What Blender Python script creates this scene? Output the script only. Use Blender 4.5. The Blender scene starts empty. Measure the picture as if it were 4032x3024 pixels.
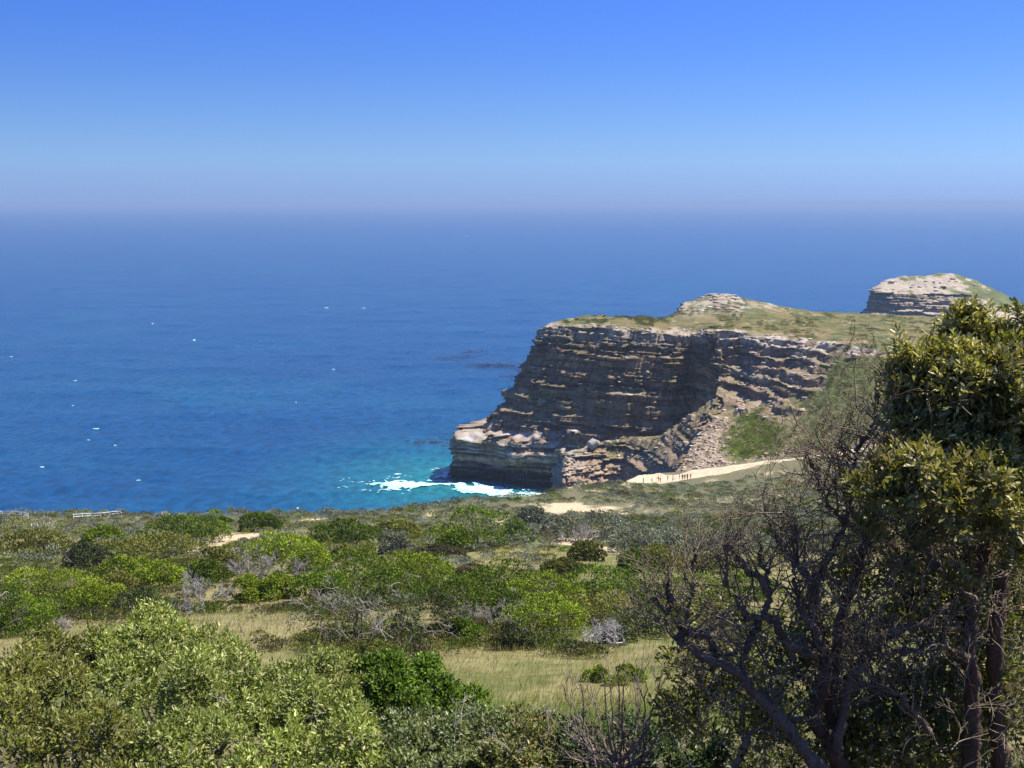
import bpy, math, random
import numpy as np
from mathutils import Vector, Matrix

# ------------------------------------------------------------------ camera
SC = bpy.context.scene
COL = SC.collection
R = math.radians
F_PX, CAM_H, PITCH = 4300.0, 111.0, R(9.5)      # focal length in photo pixels, metres above the sea, tilt down
cam_d = bpy.data.cameras.new('camera')
cam_d.sensor_width = 36.0
cam_d.lens = 36.0 * F_PX / 4032.0
cam_d.clip_start, cam_d.clip_end = 0.1, 120000.0
cam = bpy.data.objects.new('camera', cam_d)
COL.objects.link(cam)
cam.location = (0, 0, CAM_H)
cam.rotation_euler = (R(90) - PITCH, 0, 0)
SC.camera = cam

# ------------------------------------------------------------------ sky, sun, exposure
SUN_EL, SUN_AZ = R(61), R(75)                   # azimuth measured clockwise from +Y: the sun stands to the right, a touch behind
sun_dir = Vector((math.cos(SUN_EL) * math.sin(SUN_AZ), math.cos(SUN_EL) * math.cos(SUN_AZ), math.sin(SUN_EL)))
world = bpy.data.worlds.new('World')
SC.world = world
world.use_nodes = True
wn, wl = world.node_tree.nodes, world.node_tree.links
wn.clear()
sky = wn.new('ShaderNodeTexSky')
sky.sky_type = 'NISHITA'
sky.sun_disc = False
sky.sun_elevation = SUN_EL
sky.sun_rotation = SUN_AZ
sky.altitude = 100
sky.air_density = 1.0
sky.dust_density = 0.2
sky.ozone_density = 3.0
geo = wn.new('ShaderNodeTexCoord')
stretch = wn.new('ShaderNodeVectorMath'); stretch.operation = 'MULTIPLY_ADD'
stretch.inputs[1].default_value = (1, 1, 2.6); stretch.inputs[2].default_value = (0, 0, 0.13)   # the clear air thickens only close to the horizon
norm = wn.new('ShaderNodeVectorMath'); norm.operation = 'NORMALIZE'
hue = wn.new('ShaderNodeHueSaturation')
hue.inputs['Saturation'].default_value = 1.2
hue.inputs['Hue'].default_value = 0.522
hue.inputs['Value'].default_value = 1.0
bg = wn.new('ShaderNodeBackground'); bg.inputs['Strength'].default_value = 0.1375
wo = wn.new('ShaderNodeOutputWorld')
wl.new(geo.outputs['Generated'], stretch.inputs[0])
wl.new(stretch.outputs[0], norm.inputs[0])
wl.new(norm.outputs[0], sky.inputs['Vector'])
wl.new(sky.outputs[0], hue.inputs['Color'])
sep = wn.new('ShaderNodeSeparateXYZ')               # the haze layer lying on the horizon: paler and greyer, clear blue above it
ramp = wn.new('ShaderNodeValToRGB'); ramp.color_ramp.interpolation = 'B_SPLINE'
_st = [(0.0, (0.57, 0.56, 0.615)), (0.014, (0.735, 0.69, 0.675)), (0.036, (1.06, 1.04, 0.80)), (0.075, (1.06, 1.18, 0.95)), (0.13, (0.80, 1.12, 1.15)), (0.18, (0.70, 1.06, 1.25)), (1.0, (0.74, 1.03, 1.16))]
while len(ramp.color_ramp.elements) < len(_st): ramp.color_ramp.elements.new(0.5)
for _e, (_p, _c) in zip(ramp.color_ramp.elements, _st): _e.position = _p; _e.color = (*[q * 0.76 for q in _c], 1)
tintm = wn.new('ShaderNodeMix'); tintm.data_type = 'RGBA'; tintm.blend_type = 'MULTIPLY'; tintm.inputs['Factor'].default_value = 1
wl.new(geo.outputs['Generated'], sep.inputs[0]); wl.new(sep.outputs['Z'], ramp.inputs[0])
wl.new(hue.outputs[0], tintm.inputs['A']); wl.new(ramp.outputs[0], tintm.inputs['B'])
wl.new(tintm.outputs['Result'], bg.inputs['Color'])
wl.new(bg.outputs[0], wo.inputs['Surface'])

sd = bpy.data.lights.new('sun', 'SUN')
sd.energy = 5.0
sd.angle = R(0.53)
sd.color = (1.0, 0.94, 0.84)
so = bpy.data.objects.new('sun', sd)
COL.objects.link(so)
so.location = (0, 0, 400)
so.rotation_euler = sun_dir.to_track_quat('Z', 'Y').to_euler()

SC.view_settings.view_transform = 'Standard'
SC.view_settings.look = 'None'
SC.view_settings.exposure = 0.88
SC.view_settings.gamma = 1.0
SC.view_settings.use_curve_mapping = False
SC.render.engine = 'CYCLES'
cy = SC.cycles
cy.max_bounces = 5; cy.diffuse_bounces = 2; cy.glossy_bounces = 2; cy.transmission_bounces = 2
cy.transparent_max_bounces = 4; cy.volume_bounces = 1
cy.caustics_reflective = False; cy.caustics_refractive = False
cy.use_denoising = True
cy.sample_clamp_indirect = 4.0

# ------------------------------------------------------------------ helpers
K = 4032.0 / 2212.0
def ray(u, v):
    x = (u - 2016.0) / F_PX; y = -(v - 1512.0) / F_PX
    return np.array([x, math.cos(PITCH) + y * math.sin(PITCH), -math.sin(PITCH) + y * math.cos(PITCH)])
def atp(u, v, D):                                # photo pixel and distance -> place
    r = ray(u, v)
    return np.array([0, 0, CAM_H]) + r * (D / r[1])
def at(x, y, D):
    return atp(x * K, y * K, D)

def _hash(ix, iy, iz, seed):
    n = (ix.astype(np.int64) * 374761393 + iy.astype(np.int64) * 668265263 + iz.astype(np.int64) * 2147483647 + seed * 974711) & 0xffffffff
    n = ((n ^ (n >> 13)) * 1274126177) & 0xffffffff
    n = ((n ^ (n >> 16)) * 2246822519) & 0xffffffff
    return ((n ^ (n >> 15)) & 0xffffff) / float(0xffffff)
def hash1(a, b=0, seed=0):
    a = np.asarray(a); b = np.broadcast_to(np.asarray(b), a.shape)
    return _hash(a, b, np.zeros(a.shape, np.int64), seed)
def vnoise(x, y, seed=0):                        # smooth value noise, 0..1
    x, y = np.broadcast_arrays(np.asarray(x, float), np.asarray(y, float))
    ix, iy = np.floor(x).astype(np.int64), np.floor(y).astype(np.int64)
    fx, fy = x - ix, y - iy
    fx = fx * fx * (3 - 2 * fx); fy = fy * fy * (3 - 2 * fy)
    z = np.zeros_like(ix)
    a = _hash(ix, iy, z, seed); b = _hash(ix + 1, iy, z, seed)
    c = _hash(ix, iy + 1, z, seed); d = _hash(ix + 1, iy + 1, z, seed)
    return (a * (1 - fx) + b * fx) * (1 - fy) + (c * (1 - fx) + d * fx) * fy
def fbm(x, y, octv=4, seed=0):                   # -1..1
    s = 0; a = 1; t = 0
    for o in range(octv):
        s = s + a * (vnoise(np.asarray(x) * 2 ** o, np.asarray(y) * 2 ** o, seed + 17 * o) * 2 - 1); t += a; a *= 0.5
    return s / t
def sstep(a, b, x):
    t = np.clip((x - a) / (b - a), 0, 1)
    return t * t * (3 - 2 * t)

def link(o, parent=None):
    COL.objects.link(o)
    if parent is not None:
        o.parent = parent
    return o
def meshdata(name, V, F, mat=None, col=None, smooth=False, attrs=None):
    V = np.asarray(V, np.float32).reshape(-1, 3); F = np.asarray(F, np.int32)
    m = bpy.data.meshes.new(name)
    k = F.shape[1]
    m.vertices.add(len(V)); m.vertices.foreach_set('co', V.ravel())
    m.loops.add(F.size); m.loops.foreach_set('vertex_index', F.ravel())
    m.polygons.add(len(F)); m.polygons.foreach_set('loop_start', np.arange(0, F.size, k, dtype=np.int32))
    if smooth:
        m.polygons.foreach_set('use_smooth', np.ones(len(F), bool))
    m.update(calc_edges=True)
    if col is not None:
        a = m.attributes.new('col', 'FLOAT_COLOR', 'POINT')
        c = np.ones((len(V), 4), np.float32); c[:, :3] = col
        a.data.foreach_set('color', c.ravel())
    for nm, arr in (attrs or {}).items():
        a = m.attributes.new(nm, 'FLOAT', 'POINT'); a.data.foreach_set('value', np.asarray(arr, np.float32).ravel())
    if mat:
        m.materials.append(mat)
    return m
def mk(name, V, F, mat=None, parent=None, col=None, smooth=False, attrs=None):
    return link(bpy.data.objects.new(name, meshdata(name, V, F, mat, col, smooth, attrs)), parent)
def empty(name, loc=(0, 0, 0)):
    o = bpy.data.objects.new(name, None); o.location = loc; o.empty_display_size = 0.2
    return link(o)
def tag(o, label=None, cat=None, group=None, kind=None):
    if label: o['label'] = label
    if cat: o['category'] = cat
    if group: o['group'] = group
    if kind: o['kind'] = kind
    return o
def shift(V, root):                              # world coordinates -> local to a root at its base
    return np.asarray(V) - np.array(root.location)
def cat_parts(parts):                            # join (V, F[, C]) tuples
    Vs, Fs, Cs, n = [], [], [], 0
    for p in parts:
        Vs.append(p[0]); Fs.append(np.asarray(p[1]) + n); n += len(p[0])
        if len(p) > 2: Cs.append(p[2])
    return np.concatenate(Vs), np.concatenate(Fs), (np.concatenate(Cs) if Cs else None)
def grid_faces(nr, nc):
    i = np.arange(nr - 1)[:, None] * nc + np.arange(nc - 1)[None, :]
    i = i.ravel()
    return np.stack([i, i + 1, i + nc + 1, i + nc], 1)
def tube(P, rad, sides=5):
    P = np.asarray(P, float); n = len(P); rad = np.broadcast_to(np.asarray(rad, float), (n,))
    T = np.gradient(P, axis=0); T /= np.linalg.norm(T, axis=1)[:, None] + 1e-9
    up = np.array([0.13, 0.21, 0.97]) if abs(T[0, 2]) < 0.9 else np.array([0.9, 0.2, 0.1])
    A = np.cross(T, up); A /= np.linalg.norm(A, axis=1)[:, None] + 1e-9
    B = np.cross(T, A)
    th = np.arange(sides) * 2 * np.pi / sides
    ring = np.cos(th)[None, :, None] * A[:, None, :] + np.sin(th)[None, :, None] * B[:, None, :]
    V = (P[:, None, :] + ring * rad[:, None, None]).reshape(-1, 3)
    i = np.arange(n - 1)[:, None] * sides; j = np.arange(sides)[None, :]; j2 = (j + 1) % sides
    F = np.stack([i + j, i + j2, i + sides + j2, i + sides + j], -1).reshape(-1, 4)
    return V, F
def smooth_path(P, n):                           # Catmull-Rom through points
    P = np.asarray(P, float); Q = np.vstack([2 * P[0] - P[1], P, 2 * P[-1] - P[-2]])
    t = np.linspace(0, len(P) - 1 - 1e-6, n); i = t.astype(int); f = (t - i)[:, None]
    p0, p1, p2, p3 = Q[i], Q[i + 1], Q[i + 2], Q[i + 3]
    return 0.5 * (2 * p1 + (p2 - p0) * f + (2 * p0 - 5 * p1 + 4 * p2 - p3) * f ** 2 + (3 * p1 - p0 - 3 * p2 + p3) * f ** 3)

def gn_scatter(name, protos, P, kind, scale, rotz, parent=None):
    """one object of uncountable stuff: each point carries a copy of one of the small clump meshes"""
    me = bpy.data.meshes.new(name)
    me.vertices.add(len(P)); me.vertices.foreach_set('co', np.asarray(P, np.float32).ravel())
    a = me.attributes.new('clump', 'INT', 'POINT'); a.data.foreach_set('value', np.asarray(kind, np.int32))
    a = me.attributes.new('size', 'FLOAT_VECTOR', 'POINT'); a.data.foreach_set('vector', np.asarray(scale, np.float32).ravel())
    a = me.attributes.new('turn', 'FLOAT_VECTOR', 'POINT')
    t = np.zeros((len(P), 3), np.float32); t[:, 2] = rotz; a.data.foreach_set('vector', t.ravel())
    o = link(bpy.data.objects.new(name, me), parent)
    ng = bpy.data.node_groups.new(name, 'GeometryNodeTree')
    ng.interface.new_socket('Geometry', in_out='INPUT', socket_type='NodeSocketGeometry')
    ng.interface.new_socket('Geometry', in_out='OUTPUT', socket_type='NodeSocketGeometry')
    n, l = ng.nodes, ng.links
    gi, go_, jn = n.new('NodeGroupInput'), n.new('NodeGroupOutput'), n.new('GeometryNodeJoinGeometry')
    def attr(nm, ty):
        q = n.new('GeometryNodeInputNamedAttribute'); q.data_type = ty; q.inputs['Name'].default_value = nm
        return q.outputs['Attribute']
    ak, asz, at_ = attr('clump', 'INT'), attr('size', 'FLOAT_VECTOR'), attr('turn', 'FLOAT_VECTOR')
    for i, pm in enumerate(protos):
        po = bpy.data.objects.new(pm.name, pm)
        oi = n.new('GeometryNodeObjectInfo'); oi.inputs['Object'].default_value = po; oi.inputs['As Instance'].default_value = True
        cm = n.new('FunctionNodeCompare'); cm.data_type = 'INT'; cm.operation = 'EQUAL'
        iA, iB = [s for s in cm.inputs if s.type == 'INT'][:2]
        l.new(ak, iA); iB.default_value = i
        ip = n.new('GeometryNodeInstanceOnPoints')
        l.new(gi.outputs[0], ip.inputs['Points']); l.new(cm.outputs[0], ip.inputs['Selection']); l.new(oi.outputs['Geometry'], ip.inputs['Instance'])
        l.new(at_, ip.inputs['Rotation']); l.new(asz, ip.inputs['Scale'])
        l.new(ip.outputs[0], jn.inputs[0])
    l.new(jn.outputs[0], go_.inputs[0])
    md = o.modifiers.new('clumps', 'NODES'); md.node_group = ng
    return o

# ------------------------------------------------------------------ materials
def mat_new(name):
    m = bpy.data.materials.new(name); m.use_nodes = True
    nt = m.node_tree; nt.nodes.clear()
    out = nt.nodes.new('ShaderNodeOutputMaterial')
    return m, nt.nodes, nt.links, out
def mat_attr(name, rough=0.9, spec=0.2, noise=(0.0, 0.0), bump=(0, 0), tint=(1, 1, 1), translucent=0.0, tcol=(1.1, 1.2, 0.5)):
    """colour from the mesh's own colour attribute, broken up by noise(scale, amount), relief bump(scale, height)"""
    m, n, l, out = mat_new(name)
    a = n.new('ShaderNodeAttribute'); a.attribute_name = 'col'
    p = n.new('ShaderNodeBsdfPrincipled')
    p.inputs['Roughness'].default_value = rough
    p.inputs['Specular IOR Level'].default_value = spec
    c = a.outputs['Color']
    tc = n.new('ShaderNodeTexCoord')
    if noise[1] > 0:
        t = n.new('ShaderNodeTexNoise'); t.inputs['Scale'].default_value = noise[0]; t.inputs['Detail'].default_value = 6
        l.new(tc.outputs['Object'], t.inputs['Vector'])
        r = n.new('ShaderNodeMapRange'); r.inputs['From Min'].default_value = 0.25; r.inputs['From Max'].default_value = 0.75
        r.inputs['To Min'].default_value = 1 - noise[1]; r.inputs['To Max'].default_value = 1 + noise[1]
        l.new(t.outputs['Fac'], r.inputs['Value'])
        x = n.new('ShaderNodeVectorMath'); x.operation = 'SCALE'
        l.new(c, x.inputs[0]); l.new(r.outputs[0], x.inputs['Scale'])
        c = x.outputs[0]
    l.new(c, p.inputs['Base Color'])
    if bump[1] > 0:
        t2 = n.new('ShaderNodeTexNoise'); t2.inputs['Scale'].default_value = bump[0]; t2.inputs['Detail'].default_value = 8
        l.new(tc.outputs['Object'], t2.inputs['Vector'])
        b = n.new('ShaderNodeBump'); b.inputs['Distance'].default_value = bump[1]; b.inputs['Strength'].default_value = 1
        l.new(t2.outputs['Fac'], b.inputs['Height']); l.new(b.outputs[0], p.inputs['Normal'])
    sh = p.outputs[0]
    if translucent > 0:
        tr = n.new('ShaderNodeBsdfTranslucent')
        mu = n.new('ShaderNodeVectorMath'); mu.operation = 'MULTIPLY'; mu.inputs[1].default_value = tcol
        l.new(c, mu.inputs[0]); l.new(mu.outputs[0], tr.inputs['Color'])
        mx = n.new('ShaderNodeMixShader'); mx.inputs[0].default_value = translucent
        l.new(sh, mx.inputs[1]); l.new(tr.outputs[0], mx.inputs[2]); sh = mx.outputs[0]
    l.new(sh, out.inputs['Surface'])
    return m
def mat_plain(name, c, rough=0.8, spec=0.3, noise=(0, 0)):
    m, n, l, out = mat_new(name)
    p = n.new('ShaderNodeBsdfPrincipled')
    p.inputs['Roughness'].default_value = rough; p.inputs['Specular IOR Level'].default_value = spec
    p.inputs['Base Color'].default_value = (*c, 1)
    if noise[1] > 0:
        tc = n.new('ShaderNodeTexCoord'); t = n.new('ShaderNodeTexNoise'); t.inputs['Scale'].default_value = noise[0]; t.inputs['Detail'].default_value = 5
        l.new(tc.outputs['Object'], t.inputs['Vector'])
        cr = n.new('ShaderNodeValToRGB'); a = noise[1]
        cr.color_ramp.elements[0].position = 0.3; cr.color_ramp.elements[1].position = 0.7
        cr.color_ramp.elements[0].color = (*[x * (1 - a) for x in c], 1); cr.color_ramp.elements[1].color = (*[min(1, x * (1 + a)) for x in c], 1)
        l.new(t.outputs['Fac'], cr.inputs[0]); l.new(cr.outputs[0], p.inputs['Base Color'])
    l.new(p.outputs[0], out.inputs['Surface'])
    return m
M_ROCK = mat_attr('rock', 0.92, 0.15, (0.9, 0.22), (1.7, 0.18))
M_GROUND = mat_attr('ground', 0.95, 0.1, (1.3, 0.25), (2.5, 0.06))
M_LEAF = mat_attr('leaf', 0.42, 0.34, translucent=0.26, tcol=(1.15, 1.25, 0.4))
M_SCRUB = mat_attr('scrub', 0.75, 0.12, translucent=0.16)
M_GRASS = mat_attr('grass_blade', 0.8, 0.1, translucent=0.3, tcol=(1.05, 1.0, 0.6))
M_BARK = mat_attr('bark', 0.95, 0.1, (40, 0.3), (60, 0.012))
M_TWIG = mat_attr('twig', 0.9, 0.15)
# ================================================================== GROUND
_D = np.array([-40, 0, 5, 10, 20, 32, 45, 60, 80, 100, 130, 165, 205, 240, 255, 285, 310, 340.])
_Z = np.array([-1.0, 1.7, 4.0, 6.2, 10.6, 15.33, 19.2, 23.6, 29, 34.0, 41.4, 50.3, 60.2, 66.6, 69.2, 74.3, 76.2, 78.])
_dd = np.linspace(-40, 340, 1521)
_zz = np.interp(_dd, _D, _Z)
_k = np.hanning(41); _k /= _k.sum()
_zs = np.convolve(np.pad(_zz, 20, mode='edge'), _k, 'valid')
_w = sstep(8, 30, _dd)
_zs = _zs * _w + _zz * (1 - _w)
EDGE = np.array([(-420, 175), (-96, 206), (-62, 207), (-35, 210), (-23, 218), (-10.5, 240), (8, 256), (22, 272), (31, 290), (37, 303), (46, 307), (70, 312), (120, 330), (120, 420.)])
def edge_dist(X, Y):                             # >0 beyond the cliff edge (seaward)
    best = np.full(np.shape(X), 1e9); sign = np.zeros(np.shape(X))
    for (x0, y0), (x1, y1) in zip(EDGE[:-1], EDGE[1:]):
        dx, dy = x1 - x0, y1 - y0
        t = np.clip(((X - x0) * dx + (Y - y0) * dy) / (dx * dx + dy * dy), 0, 1)
        d = np.hypot(X - x0 - t * dx, Y - y0 - t * dy)
        s = np.sign((Y - y0) * dx - (X - x0) * dy)
        m = d < best
        best = np.where(m, d, best); sign = np.where(m, s, sign)
    return best * sign
def zground(X, Y, noise=True):
    X = np.asarray(X, float); Y = np.asarray(Y, float)
    z = CAM_H - np.interp(Y, _dd, _zs)
    z = z + np.clip((X - 52) * 0.14, -1.6, 6) * sstep(235, 300, Y) * sstep(20, 40, X)
    if noise:
        amp = sstep(25, 70, Y)
        z = z + fbm(X / 17, Y / 17, 3, 5) * 0.9 * amp + fbm(X / 4.1, Y / 4.1, 3, 9) * 0.22 * sstep(12, 40, Y)
    e = edge_dist(X, Y)
    z = z + 0.5 * np.exp(-(e / 5.0) ** 2) * 0
    e2 = np.maximum(e + 1.0, 0)
    z = z - np.where(e2 < 6, e2 * e2 / 6, 2 * e2 - 6) * 0.9
    return np.maximum(z, -4)
def hit(u, v, dmin=3.0):                         # where the line of sight through a photo pixel meets the ground
    r = ray(u, v)
    D = np.geomspace(dmin, 330, 1400)
    P = np.array([0, 0, CAM_H])[None] + r[None] * (D / r[1])[:, None]
    below = P[:, 2] < zground(P[:, 0], P[:, 1])
    i = int(np.argmax(below)) if below.any() else len(D) - 1
    return P[i]
def hitd(x, y):
    return hit(x * K, y * K)

# bare patches: (x, y, half-width, half-height) in the 2212-wide picture, measured there and laid out on the ground
SAND = [(505, 1163, 62, 13), (1290, 1104, 85, 9), (1220, 1098, 60, 11), (1170, 1113, 50, 8), (950, 1113, 34, 4),
        (1085, 1130, 40, 6), (420, 1192, 30, 8), (480, 1180, 30, 14), (1240, 1170, 60, 10), (1300, 1190, 50, 8), (690, 1122, 40, 4),
        (240, 1116, 25, 3), (630, 1158, 35, 8), (1330, 1046, 30, 4)]
DRY = [(1120, 1205, 150, 24), (900, 1200, 90, 14), (980, 1225, 110, 10), (1450, 1215, 170, 14), (560, 1390, 70, 40), (1150, 1420, 280, 30), (700, 1240, 60, 10),
       (520, 1170, 80, 20), (1250, 1500, 150, 30), (1900, 1230, 300, 18), (1640, 1240, 160, 14)]
def blob_mask(X, Y, spec):
    m = np.zeros(np.shape(X))
    for (x, y, hw, hh) in spec:
        a, b = hitd(x - hw, y), hitd(x + hw, y); c, d = hitd(x, y + hh), hitd(x, y - hh)
        cx, cy = (a[0] + b[0]) / 2, (c[1] + d[1]) / 2
        rx, ry = max(abs(b[0] - a[0]) / 2, .3), max(abs(d[1] - c[1]) / 2, .3)
        q = np.hypot((X - cx) / rx, (Y - cy) / ry) + fbm(X / (rx * .35), Y / (ry * .35), 4, 31) * 0.85
        m = np.maximum(m, 1 - sstep(0.75, 1.1, q))
    return m
Yr = np.concatenate([np.linspace(-30, 1.5, 16), np.geomspace(2, 345, 420)])
kk = np.linspace(-0.72, 0.72, 400)
GX = kk[None, :] * (Yr[:, None] + 34); GY = np.repeat(Yr[:, None], len(kk), 1)
GZ = zground(GX, GY)
sand = blob_mask(GX, GY, SAND); dry = blob_mask(GX, GY, DRY)
n1 = fbm(GX / 9, GY / 9, 4, 51); n2 = fbm(GX / 2.3, GY / 2.3, 4, 57); n3 = fbm(GX / 30, GY / 30, 3, 61)
def mix(a, b, t):
    return a * (1 - t[..., None]) + b * t[..., None]
c = mix(np.full(GX.shape + (3,), (0.12, 0.125, 0.042)), np.array((0.20, 0.165, 0.08)), sstep(-0.35, 0.35, n1 + 0.5 * n2))
c = mix(c, np.array((0.075, 0.095, 0.03)), sstep(0.05, 0.5, n3 + 0.5 * n2) * 0.7)
c = mix(c, np.array((0.20, 0.175, 0.075)), dry)
far = sstep(120, 190, GY)
c = mix(c, np.array((0.115, 0.112, 0.062)), far * 0.75)
c = mix(c, np.array((0.42, 0.33, 0.21)), far * sstep(0.32, 0.6, n2 * 0.7 + n1 * 0.5) * 0.8)
c = mix(c, np.array((0.45, 0.355, 0.22)), sand)
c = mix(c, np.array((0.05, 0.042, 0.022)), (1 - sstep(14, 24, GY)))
e = edge_dist(GX, GY)
c = mix(c, np.array((0.34, 0.27, 0.18)), sstep(2, 5, e))
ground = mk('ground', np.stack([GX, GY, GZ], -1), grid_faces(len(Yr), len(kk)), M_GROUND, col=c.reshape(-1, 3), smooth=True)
tag(ground, 'sloping coastal ground of dry grass, scrub soil and pale sand', kind='structure')

# the sandy footpath below the talus slope
top = [(1318, 1044), (1365, 1030), (1440, 1026), (1500, 1015), (1600, 1004), (1700, 991), (1800, 981), (1900, 968)]
bot = [(1318, 1047), (1365, 1046), (1440, 1043), (1500, 1035), (1600, 1017), (1700, 998), (1800, 988), (1900, 973)]
tp = smooth_path([hitd(*p) for p in top], 160); bp = smooth_path([hitd(*p) for p in bot], 160)
w = np.linspace(0, 1, 14)[None, :, None]
pp = tp[:, None] * (1 - w) + bp[:, None] * w
pp[..., 1] += fbm(pp[..., 0] / 3, w[..., 0] * 3, 3, 3) * 1.3
pp[..., 2] = zground(pp[..., 0], pp[..., 1]) + 0.10 - 0.25 * (np.abs(w[..., 0] * 2 - 1) > 0.98)
pc = np.array((0.49, 0.39, 0.255)) * (1 + 0.25 * fbm(pp[..., 0] / 2, pp[..., 1] / 2, 4, 8))[..., None]
path = mk('path', pp, grid_faces(160, 14), M_GROUND, col=pc.reshape(-1, 3), smooth=True)
tag(path, 'pale sandy footpath running below the talus slope', kind='structure')

# ================================================================== SEA
sr = np.geomspace(140, 60000, 460); sk = np.linspace(-0.75, 0.75, 300)
SX = sk[None, :] * (sr[:, None] + 60); SY = np.repeat(sr[:, None], len(sk), 1)
damp = 1 - sstep(600, 4000, SY)
SZ = (fbm(SX / 23 + SY / 60, SY / 8.5, 3, 71) * 0.75 + fbm(SX / 70, SY / 22, 2, 73) * 0.6) * damp
CL = np.array([(-24, 428), (-10, 425), (0, 420), (18, 411), (25, 395), (10, 385), (16, 372.), (-24, 440)])   # the waterline of the headland
dcl = np.min(np.hypot(SX[..., None] - CL[:, 0], SY[..., None] - CL[:, 1]), -1)
dsh = np.maximum(-edge_dist(SX, SY) * 0 + np.abs(edge_dist(SX, SY)), 0)
shal = np.exp(-(dcl / 37) ** 1.3) + 0.6 * np.exp(-np.maximum(SY - 330 + SX * -0.15, 0) / 90) * sstep(-110, 0, SX) * 0.8
shal = np.clip(shal + 0.15 * fbm(SX / 60, SY / 60, 3, 77), 0, 1)
foam = np.zeros(SX.shape)
sea = mk('sea', np.stack([SX, SY, SZ], -1), grid_faces(len(sr), len(sk)), None, smooth=True, attrs={'shallow': shal})
tag(sea, 'deep blue sea turning turquoise close to the cliff', kind='structure')
m, n, l, out = mat_new('sea_water')
p = n.new('ShaderNodeBsdfPrincipled'); p.inputs['Roughness'].default_value = 0.22; p.inputs['IOR'].default_value = 1.33
p.inputs['Specular IOR Level'].default_value = 0.32
tc = n.new('ShaderNodeTexCoord')
at1 = n.new('ShaderNodeAttribute'); at1.attribute_name = 'shallow'
mp = n.new('ShaderNodeMapping'); mp.inputs['Scale'].default_value = (0.24, 0.17, 1)
l.new(tc.outputs['Object'], mp.inputs['Vector'])
ns = n.new('ShaderNodeTexNoise'); ns.inputs['Scale'].default_value = 1.0; ns.inputs['Detail'].default_value = 7; ns.inputs['Roughness'].default_value = 0.62
l.new(mp.outputs[0], ns.inputs['Vector'])
mp2 = n.new('ShaderNodeMapping'); mp2.inputs['Scale'].default_value = (0.004, 0.011, 1)
l.new(tc.outputs['Object'], mp2.inputs['Vector'])
nb = n.new('ShaderNodeTexNoise'); nb.inputs['Scale'].default_value = 1.0; nb.inputs['Detail'].default_value = 4
l.new(mp2.outputs[0], nb.inputs['Vector'])
deep = n.new('ShaderNodeMix'); deep.data_type = 'RGBA'
deep.inputs['A'].default_value = (0.003, 0.036, 0.112, 1); deep.inputs['B'].default_value = (0.004, 0.062, 0.150, 1)
l.new(nb.outputs['Fac'], deep.inputs['Factor'])
sm = n.new('ShaderNodeMix'); sm.data_type = 'RGBA'
sm.inputs['B'].default_value = (0.012, 0.155, 0.165, 1)
l.new(deep.outputs['Result'], sm.inputs['A']); l.new(at1.outputs['Fac'], sm.inputs['Factor'])
rp = n.new('ShaderNodeMapRange'); rp.inputs['From Min'].default_value = 0.35; rp.inputs['From Max'].default_value = 0.68
rp.inputs['To Min'].default_value = 0.66; rp.inputs['To Max'].default_value = 1.34
l.new(ns.outputs['Fac'], rp.inputs['Value'])
sc_ = n.new('ShaderNodeVectorMath'); sc_.operation = 'SCALE'
l.new(sm.outputs['Result'], sc_.inputs[0]); l.new(rp.outputs[0], sc_.inputs['Scale'])
l.new(sc_.outputs[0], p.inputs['Base Color'])
bm = n.new('ShaderNodeBump'); bm.inputs['Distance'].default_value = 1.6; bm.inputs['Strength'].default_value = 0.9
l.new(ns.outputs['Fac'], bm.inputs['Height']); l.new(bm.outputs[0], p.inputs['Normal'])
l.new(p.outputs[0], out.inputs['Surface'])
sea.data.materials.append(m)
def zsea(X, Y):
    X = np.asarray(X, float); Y = np.asarray(Y, float)
    return (fbm(X / 23 + Y / 60, Y / 8.5, 3, 71) * 0.75 + fbm(X / 70, Y / 22, 2, 73) * 0.6) * (1 - sstep(600, 4000, Y))

# ------------------------------------------------------------------ surf, whitecaps, kelp
M_FOAM = mat_attr('foam', 0.8, 0.3, (0.5, 0.08))
def seahit(x, y, z=0.0):
    r = ray(x * K, y * K); t = (z - CAM_H) / r[2]
    return np.array([0, 0, CAM_H]) + r * t
rng = np.random.default_rng(4)
def foam_sheet(quad_pts, step, dens_fn, seed, h=0.35):
    """lacy foam: a fine lattice over the water, only the cells that carry foam are kept"""
    q = np.array(quad_pts); x0, y0 = q.min(0); x1, y1 = q.max(0)
    X, Y = np.meshgrid(np.arange(x0, x1, step), np.arange(y0, y1, step))
    rid = np.abs(fbm(X / 6 + 0.6 * fbm(X / 4, Y / 4, 2, seed + 3), Y / 6.5, 4, seed + 5)) * 2.4
    nz = 0.62 * np.clip(rid, 0, 1) + 0.38 * vnoise(X / 1.1, Y / 1.6, seed + 7)
    d = dens_fn(X, Y) - nz
    Z = zsea(X, Y) + 0.12 + h * np.clip(d, 0, 1) + 0.3 * vnoise(X / 1.3, Y / 1.3, seed + 9)
    nr, nc = X.shape
    Fq = grid_faces(nr, nc)
    keep = d.ravel()[Fq].mean(1) > 0
    Fq = Fq[keep]
    used = np.unique(Fq); mp_ = np.full(nr * nc, -1); mp_[used] = np.arange(len(used))
    V = np.stack([X, Y, Z], -1).reshape(-1, 3)[used]
    dd = np.clip(d.ravel()[used] * 1.5, 0, 1)[:, None]
    C = np.array((0.22, 0.50, 0.50)) * (1 - dd) + np.array((0.66, 0.70, 0.70)) * dd
    return V, mp_[Fq], C
def band(cx, cy, rx, ry, rot=0.0):
    cr, sr_ = math.cos(rot), math.sin(rot)
    def f(X, Y):
        a = ((X - cx) * cr + (Y - cy) * sr_) / rx; b = (-(X - cx) * sr_ + (Y - cy) * cr) / ry
        return np.hypot(a, b)
    return f
parts = []
fA, fB, fC = seahit(905, 1046), seahit(1060, 1062), seahit(1170, 1070)
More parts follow.
